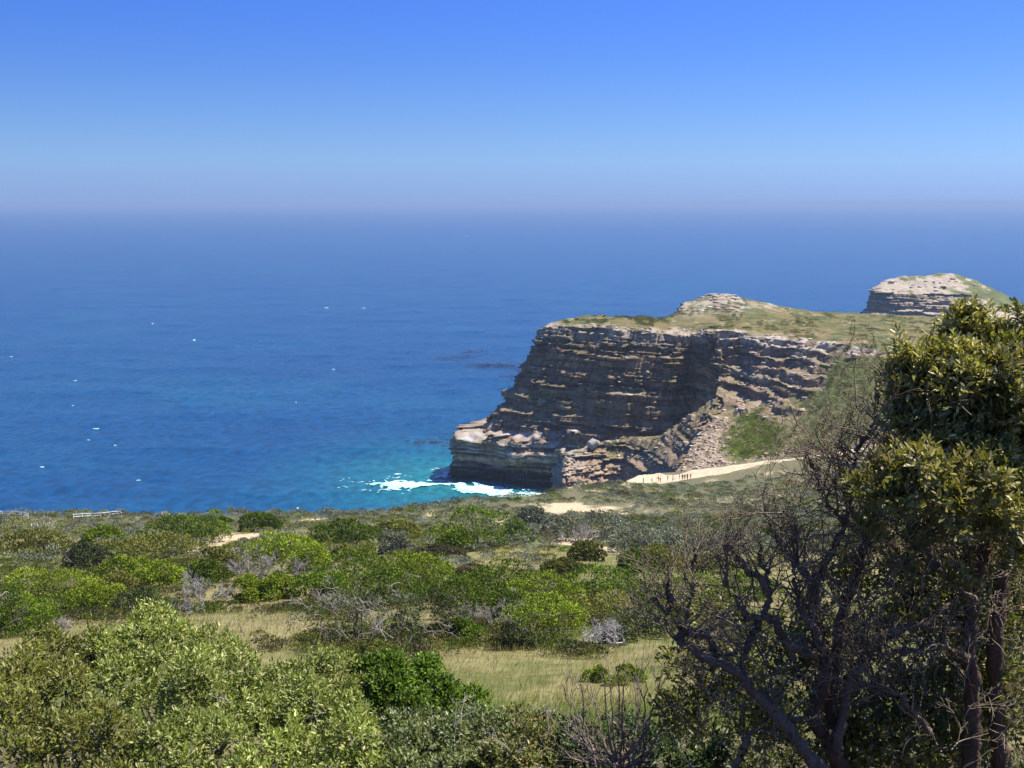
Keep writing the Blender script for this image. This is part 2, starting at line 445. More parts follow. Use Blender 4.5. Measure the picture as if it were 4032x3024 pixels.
b1 = band(fA[0] - 1, fA[1] - 1, 17, 9, -0.15); b2 = band(fB[0], fB[1], 24, 6.5, -0.42); b3 = band(fC[0] - 2, fC[1], 15, 6, -0.3); b4 = band(-27, 437, 7, 10, 0.3)
b5 = band(fA[0] - 6, fA[1], 34, 17, -0.1)
parts.append(foam_sheet([(-75, 380), (35, 460)], 0.36, lambda X, Y: np.maximum.reduce([1.02 - 0.68 * b1(X, Y), 1.2 - 0.75 * b2(X, Y), 1.28 - 0.8 * b3(X, Y), 1.0 - 0.75 * b4(X, Y), 0.44 - 0.36 * b5(X, Y)]), 91))
caps = [(787, 1060, 26, 3), (575, 940, 20, 2.2), (210, 924, 14, 1.6), (250, 963, 9, 2.6), (165, 823, 12, 1.8), (158, 877, 6, 2.2), (460, 895, 8, 1.5), (703, 665, 14, 1.3),
        (785, 667, 8, 1.2), (806, 662, 7, 1.2), (592, 747, 5, 1.5), (720, 798, 6, 1.5), (1008, 510, 5, 1), (865, 800, 5, 1), (24, 770, 5, 1.2), (190, 950, 8, 1.2), (960, 1005, 16, 2.5),
        (940, 1015, 22, 2), (860, 1025, 20, 2), (640, 870, 5, 1), (330, 700, 5, 1), (515, 640, 5, .8), (420, 735, 5, 1), (905, 735, 5, 1), (735, 1040, 14, 1.6), (300, 1040, 9, 1.2), (90, 1010, 9, 1.2), (1130, 900, 7, 1.2)]
for i, (x, y, hw, hh) in enumerate(caps):
    hw *= .8; hh *= .75
    a, b = seahit(x - hw, y), seahit(x + hw, y); cc, dd_ = seahit(x, y + hh), seahit(x, y - hh)
    cx, cy_ = (a[0] + b[0]) / 2, (cc[1] + dd_[1]) / 2; rx, ry = abs(b[0] - a[0]) / 2, abs(dd_[1] - cc[1]) / 2
    bf = band(cx, cy_, rx, ry)
    V, Fq, C = foam_sheet([(cx - rx * 1.3, cy_ - ry * 1.3), (cx + rx * 1.3, cy_ + ry * 1.3)], max(min(rx, ry) / 7, 0.2), lambda X, Y, bf=bf: 0.85 - bf(X, Y) * 0.85, 100 + i, 0.4)
    if len(Fq): parts.append((V, Fq, C))
V, Fq, C = cat_parts(parts)
fo = mk('sea_foam', V, Fq, M_FOAM, col=C, smooth=True)
tag(fo, 'white surf around the cliff foot and scattered whitecaps on the open sea', kind='stuff')
# kelp beds
kp = []
for (x, y, hw, hh, n_) in [(1060, 790, 60, 5, 220), (1020, 760, 35, 4, 70), (1000, 770, 40, 5, 50), (1110, 815, 30, 4, 50), (960, 775, 40, 6, 50), (1010, 940, 40, 5, 60), (930, 955, 50, 5, 50), (990, 965, 30, 3, 50), (1120, 800, 20, 8, 50)]:
    for k_ in range(n_):
        p_ = seahit(x + rng.normal() * hw * 0.5, y + rng.normal() * hh * 0.5)
        L = rng.uniform(0.4, 1.4); wv = rng.uniform(.12, .3); a_ = rng.uniform(-.4, .4)
        zz_ = float(zsea(p_[0], p_[1])) + 0.25
        d_ = np.array([math.cos(a_) * L, math.sin(a_) * L, 0]); e_ = np.array([-math.sin(a_) * wv, math.cos(a_) * wv * 2.5, 0])
        o_ = np.array([p_[0], p_[1], zz_])
        kp.append((np.array([o_ - d_, o_ - e_ + (0, 0, .15), o_ + d_, o_ + e_ + (0, 0, .1)]), np.array([[0, 1, 2, 3]])))
V, Fq, _ = cat_parts(kp)
ko = mk('kelp', V, Fq, mat_plain('kelp', (0.055, 0.032, 0.03), 0.5, 0.4))
tag(ko, 'dark reddish kelp floating in loose beds off the cliff', kind='stuff')
# ================================================================== HEADLANDS (lofted from profile columns, then bedded into strata)
def loft(cols, row_step, col_step, base_drop=None):
    """cols: list of profile columns, each a list of points (same number of stations). Returns smooth grid P[r, c, 3], station and column coordinates."""
    N = np.array([[p if len(p) == 4 and False else p for p in col] for col in cols], float)      # [c, s, 3]
    nc, ns = N.shape[:2]
    st = [0.0]
    for s in range(ns - 1):
        L = np.median(np.linalg.norm(N[:, s + 1] - N[:, s], axis=1))
        k = max(2, int(L / row_step[s])); st += list(s + np.arange(1, k + 1) / k)
    st = np.array(st)
    ct = [0.0]
    for c_ in range(nc - 1):
        L = np.mean(np.linalg.norm(N[c_ + 1, :] - N[c_, :], axis=1))
        k = max(2, int(L / col_step)); ct += list(c_ + np.arange(1, k + 1) / k)
    ct = np.array(ct)
    i = np.minimum(st.astype(int), ns - 2); f = (st - i)[None, :, None]
    A = N[:, i] * (1 - f) + N[:, i + 1] * f                              # [c, r, 3]
    j = np.minimum(ct.astype(int), nc - 2); g = (ct - j)[:, None, None]
    Q = np.concatenate([2 * A[:1] - A[1:2], A, 2 * A[-1:] - A[-2:-1]])
    p0, p1, p2, p3 = Q[j], Q[j + 1], Q[j + 2], Q[j + 3]
    cr = 0.5 * (2 * p1 + (p2 - p0) * g + (2 * p0 - 5 * p1 + 4 * p2 - p3) * g ** 2 + (3 * p1 - p0 - 3 * p2 + p3) * g ** 3)
    P = (0.6 * cr + 0.4 * (p1 * (1 - g) + p2 * g)).transpose(1, 0, 2)    # [r, c, 3]
    return P, st, ct
def normals(P):
    du = np.gradient(P, axis=1); dv = np.gradient(P, axis=0)
    n = np.cross(du, dv); n /= np.linalg.norm(n, axis=-1, keepdims=True) + 1e-9
    return n
rs = np.random.default_rng(11)
ZB = np.concatenate([[-12], -12 + np.cumsum(rs.choice([0.4, 0.55, 0.75, 1.0, 1.4, 2.1, 3.2], 110, p=[.18, .22, .2, .17, .12, .07, .04]))])
TH = np.diff(ZB)
AL = rs.normal(0, 0.75, len(TH)); AL[TH > 1.5] *= 0.5; AL[::7] += 0.9; AL[3::9] -= 0.9
LL = rs.uniform(1.4, 5.5, len(TH)) * np.where(TH > 1.2, 1.5, 1.0)
PH = rs.uniform(0, 50, len(TH))
PAL = np.array([(0.27, 0.21, 0.15), (0.225, 0.19, 0.15), (0.30, 0.225, 0.15), (0.24, 0.155, 0.105), (0.18, 0.155, 0.125), (0.32, 0.275, 0.22), (0.26, 0.175, 0.12)])
CLY = rs.integers(0, len(PAL), len(TH))
def strata(zeff, S, scale=1.0, seed=0, batter=0.3):
    """horizontal in/out offset of the bed and block at height zeff, place S along the wall; also bed number and block number"""
    zq = zeff / scale
    Lr = np.clip(np.searchsorted(ZB, zq) - 1, 0, len(TH) - 1)
    amp = 0.35 + 1.25 * vnoise(S / scale / 9, zq / 7, seed + 12)
    q = (S / scale + PH[Lr] + 0.35 * np.sin(zq * 1.7)) / LL[Lr]
    cell = np.floor(q).astype(np.int64); f = q - cell
    r = hash1(cell, Lr, seed + 3) - 0.5
    t = (zq - ZB[Lr]) / TH[Lr]
    edge = np.minimum(f, 1 - f) * LL[Lr]
    be = np.minimum(t, 1 - t) * TH[Lr]
    o = AL[Lr] * (0.55 + 0.9 * vnoise(S / scale / 14, Lr * 3.7, seed + 8)) + r * 1.7
    o = o - 0.75 * np.exp(-(edge / 0.2) ** 2) - 0.35 * np.exp(-(be / 0.13) ** 2) + batter * t
    q2 = S / scale / 8.0 + 0.5 * fbm(zq / 9, S * 0 + 2.0, 3, seed + 13) + seed * 0.37
    c2 = np.floor(q2); f2 = q2 - c2
    o = o * amp - 1.3 * np.exp(-(np.minimum(f2, 1 - f2) * 8 / 0.3) ** 2) * (hash1(c2.astype(np.int64), np.floor(zq / 13).astype(np.int64), seed + 14) > 0.35)
    return o * scale, Lr, cell, hash1(cell, Lr, seed + 5)
def surface_len(P):
    return np.cumsum(np.concatenate([np.zeros((P.shape[0], 1)), np.linalg.norm(np.diff(P[..., :2], axis=1), axis=-1)], 1), 1)

def bench(P, levels, wob, seed, share=0.86, lo=0.0, hi=1.0):
    """gather the set-back of a sloping face into a few level benches: sheer walls between ledges"""
    Q = P.copy(); lv = np.array(levels, float)
    r0, r1 = int(lo * (P.shape[0] - 1)), int(hi * (P.shape[0] - 1)) + 1
    for c in range(P.shape[1]):
        z = P[r0:r1, c, 2]
        if np.any(np.diff(z) <= 0): z = np.maximum.accumulate(z + np.arange(len(z)) * 1e-5)
        b = lv + wob * fbm(np.full(len(lv), c * 0.012), lv * 0.9, 3, seed)
        b = np.sort(b)
        i = np.clip(np.searchsorted(b, z) - 1, 0, len(b) - 2)
        f = np.clip((z - b[i]) / (b[i + 1] - b[i]), 0, 1)
        zs = b[i] + (b[i + 1] - b[i]) * sstep(share, 1.0, f)
        kk_ = np.clip(0.28 + 1.4 * fbm(np.full(len(z), c * 0.035) + b[i] * 7.3, b[i] * 1.7, 3, seed + 4), 0.0, 0.95)
        zs = kk_ * zs + (1 - kk_) * z
        for k in (0, 1):
            Q[r0:r1, c, k] = np.interp(zs, z, P[r0:r1, c, k])
    return Q
def build_rock(P, st, ct, rockiness, scale=1.0, seed=0, gully=2.0, flat_noise=0.35, dip=0.0, batter=0.3):
    N0 = normals(P)
    if np.mean(N0[..., 1]) > 0: N0 = -N0
    X, Y, Z = P[..., 0], P[..., 1], P[..., 2]
    S = np.repeat(surface_len(P[P.shape[0] // 3:P.shape[0] // 3 + 1]), P.shape[0], 0)
    steep = 1 - np.abs(N0[..., 2])
    w = sstep(0.06, 0.34, steep) * rockiness
    h = N0[..., :2] / (np.linalg.norm(N0[..., :2], axis=-1, keepdims=True) + 1e-6)
    seg_ = np.floor(S / 17 / scale + 0.35 * fbm(Z / 12, S * 0, 2, seed + 15)).astype(np.int64)
    zeff = Z + (hash1(seg_, 0, seed + 16) - 0.5) * 3.0 * scale + dip * X + fbm(X / 25, Y / 25, 2, seed + 2) * 0.8
    o, Lr, cell, hv = strata(zeff, S, scale, seed, batter)
    g = fbm(S / 12 / scale, Z / 34 / scale, 4, seed + 1) * gully
    g2 = -np.abs(fbm(S / 6 / scale, Z / 30 / scale, 3, seed + 6)) * gully * 0.5
    Q = P.copy()
    Q[..., :2] += h * ((o + g + g2) * w)[..., None]
    Q[..., 2] += (fbm(X / 6 / scale, Y / 6 / scale, 4, seed + 4) * flat_noise * 1.6 + fbm(X / 1.4 / scale, Y / 1.4 / scale, 2, seed + 7) * flat_noise * 0.6) * (1 - w)
    return Q, w, Lr, hv, S, zeff
def rock_colour(Q, w, Lr, hv, seed, wet=7.0, guano=None):
    N = normals(Q)
    if np.mean(N[..., 2]) < 0: N = -N
    X, Y, Z = Q[..., 0], Q[..., 1], Q[..., 2]
    C = PAL[CLY[Lr]] * (0.56 + 0.5 * hv)[..., None] * np.array((1.06, 0.99, 0.82))
    st_ = fbm(X / 3, Z / 9, 4, seed + 21)
    C = C * (1 + 0.25 * st_)[..., None]
    C = mix(C, np.array((0.17, 0.095, 0.06)), sstep(0.15, 0.6, fbm(X / 14, Z / 8, 3, seed + 22)) * 0.55)
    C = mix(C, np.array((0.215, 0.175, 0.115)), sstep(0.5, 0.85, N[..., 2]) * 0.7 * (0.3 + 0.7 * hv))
    if wet:
        C = mix(C, np.array((0.03, 0.028, 0.025)), (1 - sstep(wet - 1.5, wet + 0.7, Z + fbm(X / 9, Y / 9, 3, seed + 23) * 2.2)) * 0.95)
    return C, N
M_VEG = np.array((0.095, 0.105, 0.032))

headland = empty('headland', (30, 420, 0))
tag(headland, 'layered sandstone headland with a flat grassy top above the cove', kind='structure')
hl = lambda V: np.asarray(V) - np.array((30, 420, 0))
W = lambda x, y, z: np.array((x, y, z), float)
def low(p, z):
    q = np.array(p, float); q[2] = z; return q
def down(x, y, D, z):                            # column foot: straight below the seen point
    q = at(x, y, D); q[2] = z; return q
# ---- main face: stations foot, prow outer, prow inner, mid, under rim, rim, rim back, plateau, crest, back
def mcol(p0, p1, p2, p3, p4, p5, p6, p7, p8, back=30, bz=30):
    c = [down(*p0, -3)] + [at(*p) for p in (p1, p2, p3, p4, p5, p6, p7, p8)]
    b = c[-1] + np.array((0, back, 0)); b[2] = bz
    return c + [b]
cols = [
    [W(-2, 482, -3), W(0, 480, 18), W(6, 478, 20), W(12, 476, 32), W(18, 474, 48), W(24, 472, 59), W(26, 471, 61), W(32, 474, 62), W(42, 482, 61.5), W(45, 512, 30)],
    [W(-22.5, 446, -3), W(-22, 446, 17), W(-13, 446, 17.6), W(-2, 450, 30), W(8, 454, 49), W(13, 455, 58.5), W(18, 457, 60.5), W(28, 462, 61.5), W(38, 474, 61.3), W(42, 505, 30)],
    mcol((973, 1045, 430), (980, 940, 431), (1045, 933, 437), (1112, 868, 441), (1150, 765, 446), (1165, 712, 447), (1190, 697, 451), (1240, 687, 458), (1290, 684, 472)),
    mcol((1010, 1050, 427), (1020, 950, 428), (1060, 935, 433), (1118, 866, 437), (1168, 766, 442), (1182, 709, 445), (1208, 697, 449), (1258, 687, 458), (1308, 685, 472)),
    mcol((1080, 1060, 421), (1082, 960, 423), (1110, 935, 428), (1150, 868, 432), (1195, 768, 438), (1212, 706, 442), (1235, 697, 447), (1280, 688, 458), (1335, 685, 474)),
    mcol((1205, 1066, 411), (1205, 960, 414), (1215, 930, 418), (1250, 860, 423), (1275, 770, 429), (1300, 709, 435), (1312, 700, 440), (1350, 690, 456), (1400, 686, 478)),
    mcol((1335, 1075, 400), (1340, 960, 405), (1345, 930, 408), (1360, 850, 413), (1375, 770, 419), (1388, 715, 425), (1394, 705, 432), (1420, 692, 455), (1448, 687, 492)),
    mcol((1450, 1070, 396), (1450, 960, 401), (1452, 925, 404), (1455, 850, 409), (1460, 775, 415), (1462, 724, 421), (1466, 708, 430), (1480, 692, 460), (1476, 656, 503)),
    mcol((1492, 1060, 398), (1492, 950, 404), (1492, 905, 407), (1494, 840, 411), (1496, 772, 415), (1503, 724, 418), (1510, 712, 424), (1530, 692, 456), (1530, 639, 508)),
    mcol((1530, 960, 390), (1530, 900, 392), (1529, 870, 393), (1527, 830, 394), (1524, 770, 395), (1522, 720, 397), (1530, 711, 405), (1570, 691, 454), (1568, 635, 511)),
    mcol((1566, 930, 358), (1566, 890, 368), (1565, 860, 373), (1562, 820, 380), (1556, 775, 387), (1546, 719, 396), (1552, 711, 404), (1600, 692, 452), (1612, 645, 513)),
]
P, st, ct = loft(cols, [0.28, 0.5, 0.28, 0.28, 0.28, 0.5, 1.0, 1.4, 2.5], 0.42)
rk = np.ones(P.shape[:2])
P = bench(P, [-8, 3, 9, 13.5, 18.5, 24, 29, 33, 39.5, 44, 48, 52.5, 56, 60.5, 66], 2.6, 210, 0.84, 0, np.searchsorted(st, 5.0) / (len(st) - 1))
Q, w, Lr, hv, S, ze = build_rock(P, st, ct, rk, 1.0, 0, 3.4, 0.35, dip=0.012)
cavew = np.exp(-((P[..., 2] - 2.0) / 5.5) ** 2) * sstep(1.9, 3.2, ct)[None, :]        # the sea has undercut the foot
N0 = normals(P); N0 = -N0 if np.mean(N0[..., 1]) > 0 else N0
Q[..., :2] -= N0[..., :2] * (cavew * 3.2)[..., None]
pm = sstep(0.9, 1.1, st)[:, None] * (1 - sstep(1.95, 2.2, st))[:, None] * (1 - sstep(4.5, 6, ct))[None, :]
Q[..., 2] += pm * (fbm(Q[..., 0] / 2.2, Q[..., 1] / 2.6, 4, 47) * 1.1 + np.floor(vnoise(Q[..., 0] / 3.1, Q[..., 1] / 2.3, 48) * 4) * 0.45 - 0.6)
C, N = rock_colour(Q, w, Lr, hv, 0, wet=7.5)
CT = np.repeat(ct[None, :], len(st), 0); ST = np.repeat(st[:, None], len(ct), 1)
gz = sstep(0.35, 0.8, N[..., 2]) * np.exp(-((Q[..., 2] - 14) / 9) ** 2) * (1 - sstep(3.5, 6.5, CT)) * sstep(-0.15, 0.25, fbm(Q[..., 0] / 4, Q[..., 2] / 1.6, 3, 44))
C = mix(C, np.array((0.60, 0.58, 0.54)), gz * 0.4)
pale = sstep(0.05, 0.45, fbm(Q[..., 0] / 8, Q[..., 2] / 0.9, 3, 45)) * np.exp(-((Q[..., 2] - 15) / 8) ** 2) * 0.7
C = mix(C, np.array((0.46, 0.46, 0.46)), pale)
topm = sstep(4.9, 6.1, ST); rim = sstep(4.4, 4.8, ST) * (1 - sstep(5.6, 6.15, ST))
C = mix(C, np.array((0.42, 0.36, 0.29)), rim * 0.7 * (0.5 + 0.5 * hv))
ledge_veg = sstep(0.5, 0.8, N[..., 2]) * sstep(0.0, 0.4, fbm(Q[..., 0] / 5, Q[..., 1] / 5, 3, 46)) * sstep(24, 34, Q[..., 2])
C = mix(C, np.array((0.15, 0.135, 0.05)), ledge_veg * 0.85)
def plateau_colour(X, Y, seed=0):
    c = mix(np.full(X.shape + (3,), (0.150, 0.120, 0.044)), np.array((0.098, 0.094, 0.030)), sstep(-0.25, 0.3, fbm(X / 12, Y / 20, 4, 81 + seed)))
    c = mix(c, np.array((0.055, 0.07, 0.026)), sstep(0.12, 0.45, fbm(X / 5, Y / 8, 4, 82 + seed)))
    c = mix(c, np.array((0.26, 0.21, 0.14)), sstep(0.33, 0.5, fbm(X / 4, Y / 5, 4, 83 + seed)) * 0.7)
    return c
veg = topm * sstep(-0.25, 0.1, fbm(Q[..., 0] / 6, Q[..., 1] / 9, 4, 84) + (ST - 5.9) * 0.9)
C = mix(C, plateau_colour(Q[..., 0], Q[..., 1]), veg)
hump = sstep(6.9, 7.6, ST) * sstep(6.2, 7.2, CT) * sstep(-0.2, 0.35, fbm(Q[..., 0] / 3, Q[..., 1] / 4, 4, 85) + 0.15)
C = mix(C, np.array((0.34, 0.30, 0.24)), hump * 0.8)
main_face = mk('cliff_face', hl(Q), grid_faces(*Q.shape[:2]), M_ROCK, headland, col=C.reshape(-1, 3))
tag(main_face, 'dark layered sea cliff with grassy top')
MAIN = (Q, N, ST, CT)

# ---- low terrace in front of the face: stations foot, shelf, crest, behind
def acol(p0, p1, p2, dz=0):
    c = [down(*p0, -3), at(*p0), at(*p1), at(*p2)]
    b = c[-1] + np.array((1, 9, 0)); b[2] -= 1.0
    b2 = b + np.array((2, 6, 0)); b2[2] = c[-1][2] - 14
    return c + [b, b2]
cols = [
    [W(15, 396, -3), W(15.5, 395, 9), W(16.5, 394, 15), W(17.5, 392, 21), W(20, 398, 20), W(22, 402, 5)],
    acol((1208, 1060, 364), (1210, 1020, 367), (1220, 985, 374)),
    acol((1270, 1060, 368), (1275, 1012, 372), (1285, 964, 380)),
    acol((1340, 1060, 373), (1343, 1008, 377), (1355, 951, 385)),
    acol((1395, 1062, 352), (1402, 1000, 360), (1425, 946, 373)),
    acol((1440, 1055, 336), (1455, 980, 353), (1485, 906, 369)),
    acol((1450, 1045, 322), (1492, 960, 347), (1540, 869, 372)),
    acol((1447, 1040, 305), (1503, 953, 332), (1556, 852, 373)),
]
P, st, ct = loft(cols, [0.35, 0.25, 0.25, 0.5, 0.8], 0.36)
ST = np.repeat(st[:, None], len(ct), 1); CT = np.repeat(ct[None, :], len(st), 0)
Q, w, Lr, hv, S, ze = build_rock(P, st, ct, np.ones(P.shape[:2]), 0.85, 40, 1.6, 0.5, dip=0.03, batter=-0.55)
C, N = rock_colour(Q, w, Lr, hv, 40, wet=3)
C = mix(C, np.array((0.37, 0.265, 0.185)) * 1.05, sstep(0.8, 1.2, ST) * (1 - sstep(3.2, 4.0, CT)) * (1 - sstep(2.0, 2.6, ST)) * 0.65)
vg = sstep(0.55, 0.85, N[..., 2]) * sstep(-0.1, 0.3, fbm(Q[..., 0] / 4, Q[..., 1] / 4, 4, 86)) * sstep(1.9, 2.6, ST)
C = mix(C, np.array((0.15, 0.14, 0.06)), vg)
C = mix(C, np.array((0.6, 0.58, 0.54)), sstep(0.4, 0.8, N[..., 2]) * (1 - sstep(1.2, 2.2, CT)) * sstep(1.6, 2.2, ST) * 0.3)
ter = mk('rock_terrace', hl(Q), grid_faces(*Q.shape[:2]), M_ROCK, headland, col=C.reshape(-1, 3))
tag(ter, 'low sunlit rock terrace below the cliff face')
TERR = (Q, N, ST, CT)

# ---- right-hand slope: talus, green slope, outcrops, rim, plateau
def bcol(*p):
    c = [at(*q) for q in p]
    c[0][2] -= 1.6
    b = c[-1] + np.array((0, 40, 0)); b[2] = 25
    return c + [b]
cols = [
    bcol((1440, 1036, 303), (1475, 1000, 312), (1505, 950, 333), (1545, 868, 370), (1556, 800, 387), (1546, 719, 396), (1552, 711, 404), (1600, 692, 452), (1612, 645, 513)),
    bcol((1520, 1016, 302), (1535, 980, 312), (1560, 930, 335), (1598, 860, 367), (1606, 790, 383), (1600, 722, 391), (1610, 713, 399), (1660, 692, 450), (1690, 662, 515)),
    bcol((1600, 1004, 302), (1610, 970, 312), (1625, 925, 332), (1640, 860, 357), (1650, 792, 371), (1672, 735, 379), (1682, 725, 388), (1740, 700, 445), (1760, 673, 520)),
    bcol((1680, 993, 303), (1690, 960, 311), (1700, 920, 324), (1712, 860, 342), (1732, 800, 354), (1765, 745, 362), (1780, 735, 373), (1840, 705, 440), (1860, 676, 528)),
    bcol((1760, 983, 304), (1770, 950, 311), (1785, 900, 322), (1800, 850, 333), (1830, 795, 345), (1862, 750, 353), (1880, 738, 365), (1930, 710, 440), (1980, 682, 535)),
    bcol((1880, 968, 305), (1890, 930, 313), (1900, 880, 324), (1920, 830, 334), (1940, 790, 343), (1980, 754, 351), (2000, 741, 363), (2060, 712, 440), (2100, 690, 540)),
    bcol((2080, 953, 307), (2080, 915, 315), (2085, 870, 325), (2090, 825, 334), (2100, 790, 343), (2120, 756, 351), (2140, 743, 363), (2200, 715, 440), (2240, 697, 550)),
    bcol((2400, 940, 310), (2400, 905, 318), (2400, 860, 327), (2400, 820, 335), (2400, 785, 344), (2400, 758, 352), (2410, 746, 363), (2440, 720, 440), (2470, 702, 555)),
]
P, st, ct = loft(cols, [0.5, 0.4, 0.4, 0.35, 0.35, 0.5, 1.0, 1.4, 3], 0.5)
ST = np.repeat(st[:, None], len(ct), 1); CT = np.repeat(ct[None, :], len(st), 0)
X, Y, Z = P[..., 0], P[..., 1], P[..., 2]
oc = fbm(CT * 2.3 + 3.1, ST * 1.7, 4, 87)
green = np.exp(-(((CT - 1.9 + 0.3 * (ST - 2)) / 0.8) ** 2 + ((ST - 1.6) / 1.1) ** 2))
rocky = np.clip(sstep(-0.25, 0.2, oc + 0.55 * sstep(2.6, 3.6, ST) - 0.9 * (green - 0.25) - 1.1 * sstep(2.9, 3.9, CT - 0.12 * (ST - 4)) + 0.12), 0, 1) * sstep(1.7, 2.6, ST)
wall = sstep(3.0, 3.5, ST) * (1 - sstep(5.1, 5.6, ST)) * (1 - sstep(1.5, 2.9, CT + 0.4 * fbm(X / 8, Y / 8, 3, 99)))
bulge = np.maximum(rocky, wall)
N0 = normals(P); N0 = -N0 if np.mean(N0[..., 1]) > 0 else N0
# outcrops stand proud of the slope as stepped benches
step_h = 3.4
zq = Z / step_h + 0.4 * fbm(X / 9, Y / 9, 2, 88); fr = zq - np.floor(zq)
Pb = P.copy()
Pb[..., 2] += ((sstep(0.55, 0.95, fr) - fr) * step_h * (0.5 + 0.5 * vnoise(X / 6, Y / 6, 98)) + 0.8) * bulge * (1 - sstep(5.2, 5.8, ST))
Q, w, Lr, hv, S, ze = build_rock(Pb, st, ct, np.clip(bulge * 1.1, 0, 1), 0.72, 70, 2.2, 0.5, batter=0.3)
C, N = rock_colour(Q, w, Lr, hv, 70, wet=0)
slope_c = mix(np.full(X.shape + (3,), (0.12, 0.12, 0.045)), np.array((0.20, 0.16, 0.085)), sstep(-0.3, 0.3, fbm(X / 5, Y / 5, 4, 89)))
slope_c = mix(slope_c, np.array((0.085, 0.125, 0.02)), np.clip(green * 1.7, 0, 1) * sstep(-0.3, 0.25, fbm(X / 5, Y / 9, 4, 90)))
slope_c = mix(slope_c, np.array((0.08, 0.10, 0.03)), sstep(3.0, 3.8, CT) * (1 - sstep(5.4, 6, ST)) * 0.8)
talus = (1 - sstep(0.9, 1.7, CT - 0.12 * ST + 0.25 * fbm(X / 6, Y / 6, 3, 92))) * (1 - sstep(2.8, 3.6, ST)) + (1 - sstep(0.35, 0.7, ST + 0.2 * fbm(X / 4, Y / 4, 2, 93)))
slope_c = mix(slope_c, np.array((0.36, 0.275, 0.20)) , np.clip(talus, 0, 1) * sstep(-0.55, 0.1, fbm(X / 1.6, Y / 1.6, 3, 94)) * 0.9)
C = mix(slope_c, C * 1.12, np.clip(bulge * 1.2, 0, 1))
vg = sstep(0.6, 0.85, N[..., 2]) * sstep(-0.05, 0.3, fbm(Q[..., 0] / 3, Q[..., 1] / 3, 4, 95)) * bulge
C = mix(C, np.array((0.14, 0.125, 0.05)), vg * 0.8)
rim = sstep(4.5, 4.8, ST) * (1 - sstep(5.5, 6.1, ST)) * (1 - sstep(4.0, 5.0, CT))
C = mix(C, np.array((0.43, 0.37, 0.30)), rim * 0.7 * sstep(0.3, 0.6, hv + 0.2 * fbm(X / 3, Y / 3, 3, 97)))
veg = sstep(5.0, 6.2, ST) * sstep(-0.3, 0.1, fbm(Q[..., 0] / 5, Q[..., 1] / 8, 4, 96) + (ST - 5.9) * 1.0)
C = mix(C, plateau_colour(Q[..., 0], Q[..., 1]), veg)
hump = sstep(7.1, 7.7, ST) * (1 - sstep(0.6, 1.6, CT)) * sstep(-0.1, 0.35, fbm(Q[..., 0] / 3, Q[..., 1] / 4, 4, 85))
C = mix(C, np.array((0.34, 0.30, 0.24)), hump * 0.7)
slp = mk('talus_slope', hl(Q), grid_faces(*Q.shape[:2]), M_ROCK, headland, col=C.reshape(-1, 3))
tag(slp, 'sunlit slope of scree, green scrub and rock outcrops under the plateau')
SLOPE = (Q, N, ST, CT, talus, green, bulge)

# ---- far headland
far_headland = empty('headland', (330, 890, 0))
tag(far_headland, 'paler distant rocky headland beyond the grassy plateau', kind='structure')
def fcol(p0, p1, p2, p3):
    c = [down(*p0, -3), at(*p0), at(*p1), at(*p2), at(*p3)]
    b = c[-1] + np.array((0, 60, 0)); b[2] = 10
    return c + [b]
cols = [
    [W(322, 960, -3), W(324, 958, 12), W(328, 955, 25), W(334, 950, 38), W(345, 950, 44), W(352, 985, 10)],
    fcol((1862, 700, 884), (1872, 660, 886), (1884, 622, 889), (1912, 606, 900)),
    fcol((1935, 705, 872), (1935, 660, 875), (1936, 634, 880), (1945, 598, 902)),
    fcol((2020, 710, 864), (2015, 668, 870), (2010, 634, 880), (1995, 596, 905)),
    fcol((2090, 715, 858), (2085, 675, 866), (2075, 636, 880), (2042, 590, 908)),
    fcol((2160, 715, 850), (2150, 684, 861), (2130, 648, 880), (2095, 600, 912)),
    fcol((2240, 722, 842), (2230, 705, 855), (2200, 676, 880), (2155, 627, 915)),
    fcol((2340, 730, 836), (2330, 718, 850), (2290, 702, 880), (2230, 668, 915)),
    fcol((2450, 740, 830), (2440, 734, 850), (2400, 722, 880), (2350, 705, 915)),
]
P, st, ct = loft(cols, [0.8, 0.6, 0.6, 0.8, 3], 0.9)
ST = np.repeat(st[:, None], len(ct), 1); CT = np.repeat(ct[None, :], len(st), 0)
Q, w, Lr, hv, S, ze = build_rock(P, st, ct, np.ones(P.shape[:2]), 1.5, 120, 3.0, 0.9)
C, N = rock_colour(Q, w, Lr, hv, 120, wet=6)
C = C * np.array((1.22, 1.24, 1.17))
X, Y = Q[..., 0], Q[..., 1]
vg = sstep(-0.12, 0.12, fbm(X / 14, Y / 14 + Q[..., 2] / 9, 4, 121) + (CT - 4.4) * 0.16 + (ST - 3.3) * 0.2) * sstep(2.0, 2.9, ST)
C = mix(C, mix(np.full(X.shape + (3,), (0.085, 0.10, 0.035)), np.array((0.12, 0.135, 0.045)), sstep(-.2, .3, fbm(X / 9, Y / 9, 3, 122))), vg * 0.95)
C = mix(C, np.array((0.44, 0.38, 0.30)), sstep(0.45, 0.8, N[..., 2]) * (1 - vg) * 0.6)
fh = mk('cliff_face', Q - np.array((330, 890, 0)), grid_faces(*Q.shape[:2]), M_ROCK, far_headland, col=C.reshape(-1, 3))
FAR = (Q, N, ST, CT)

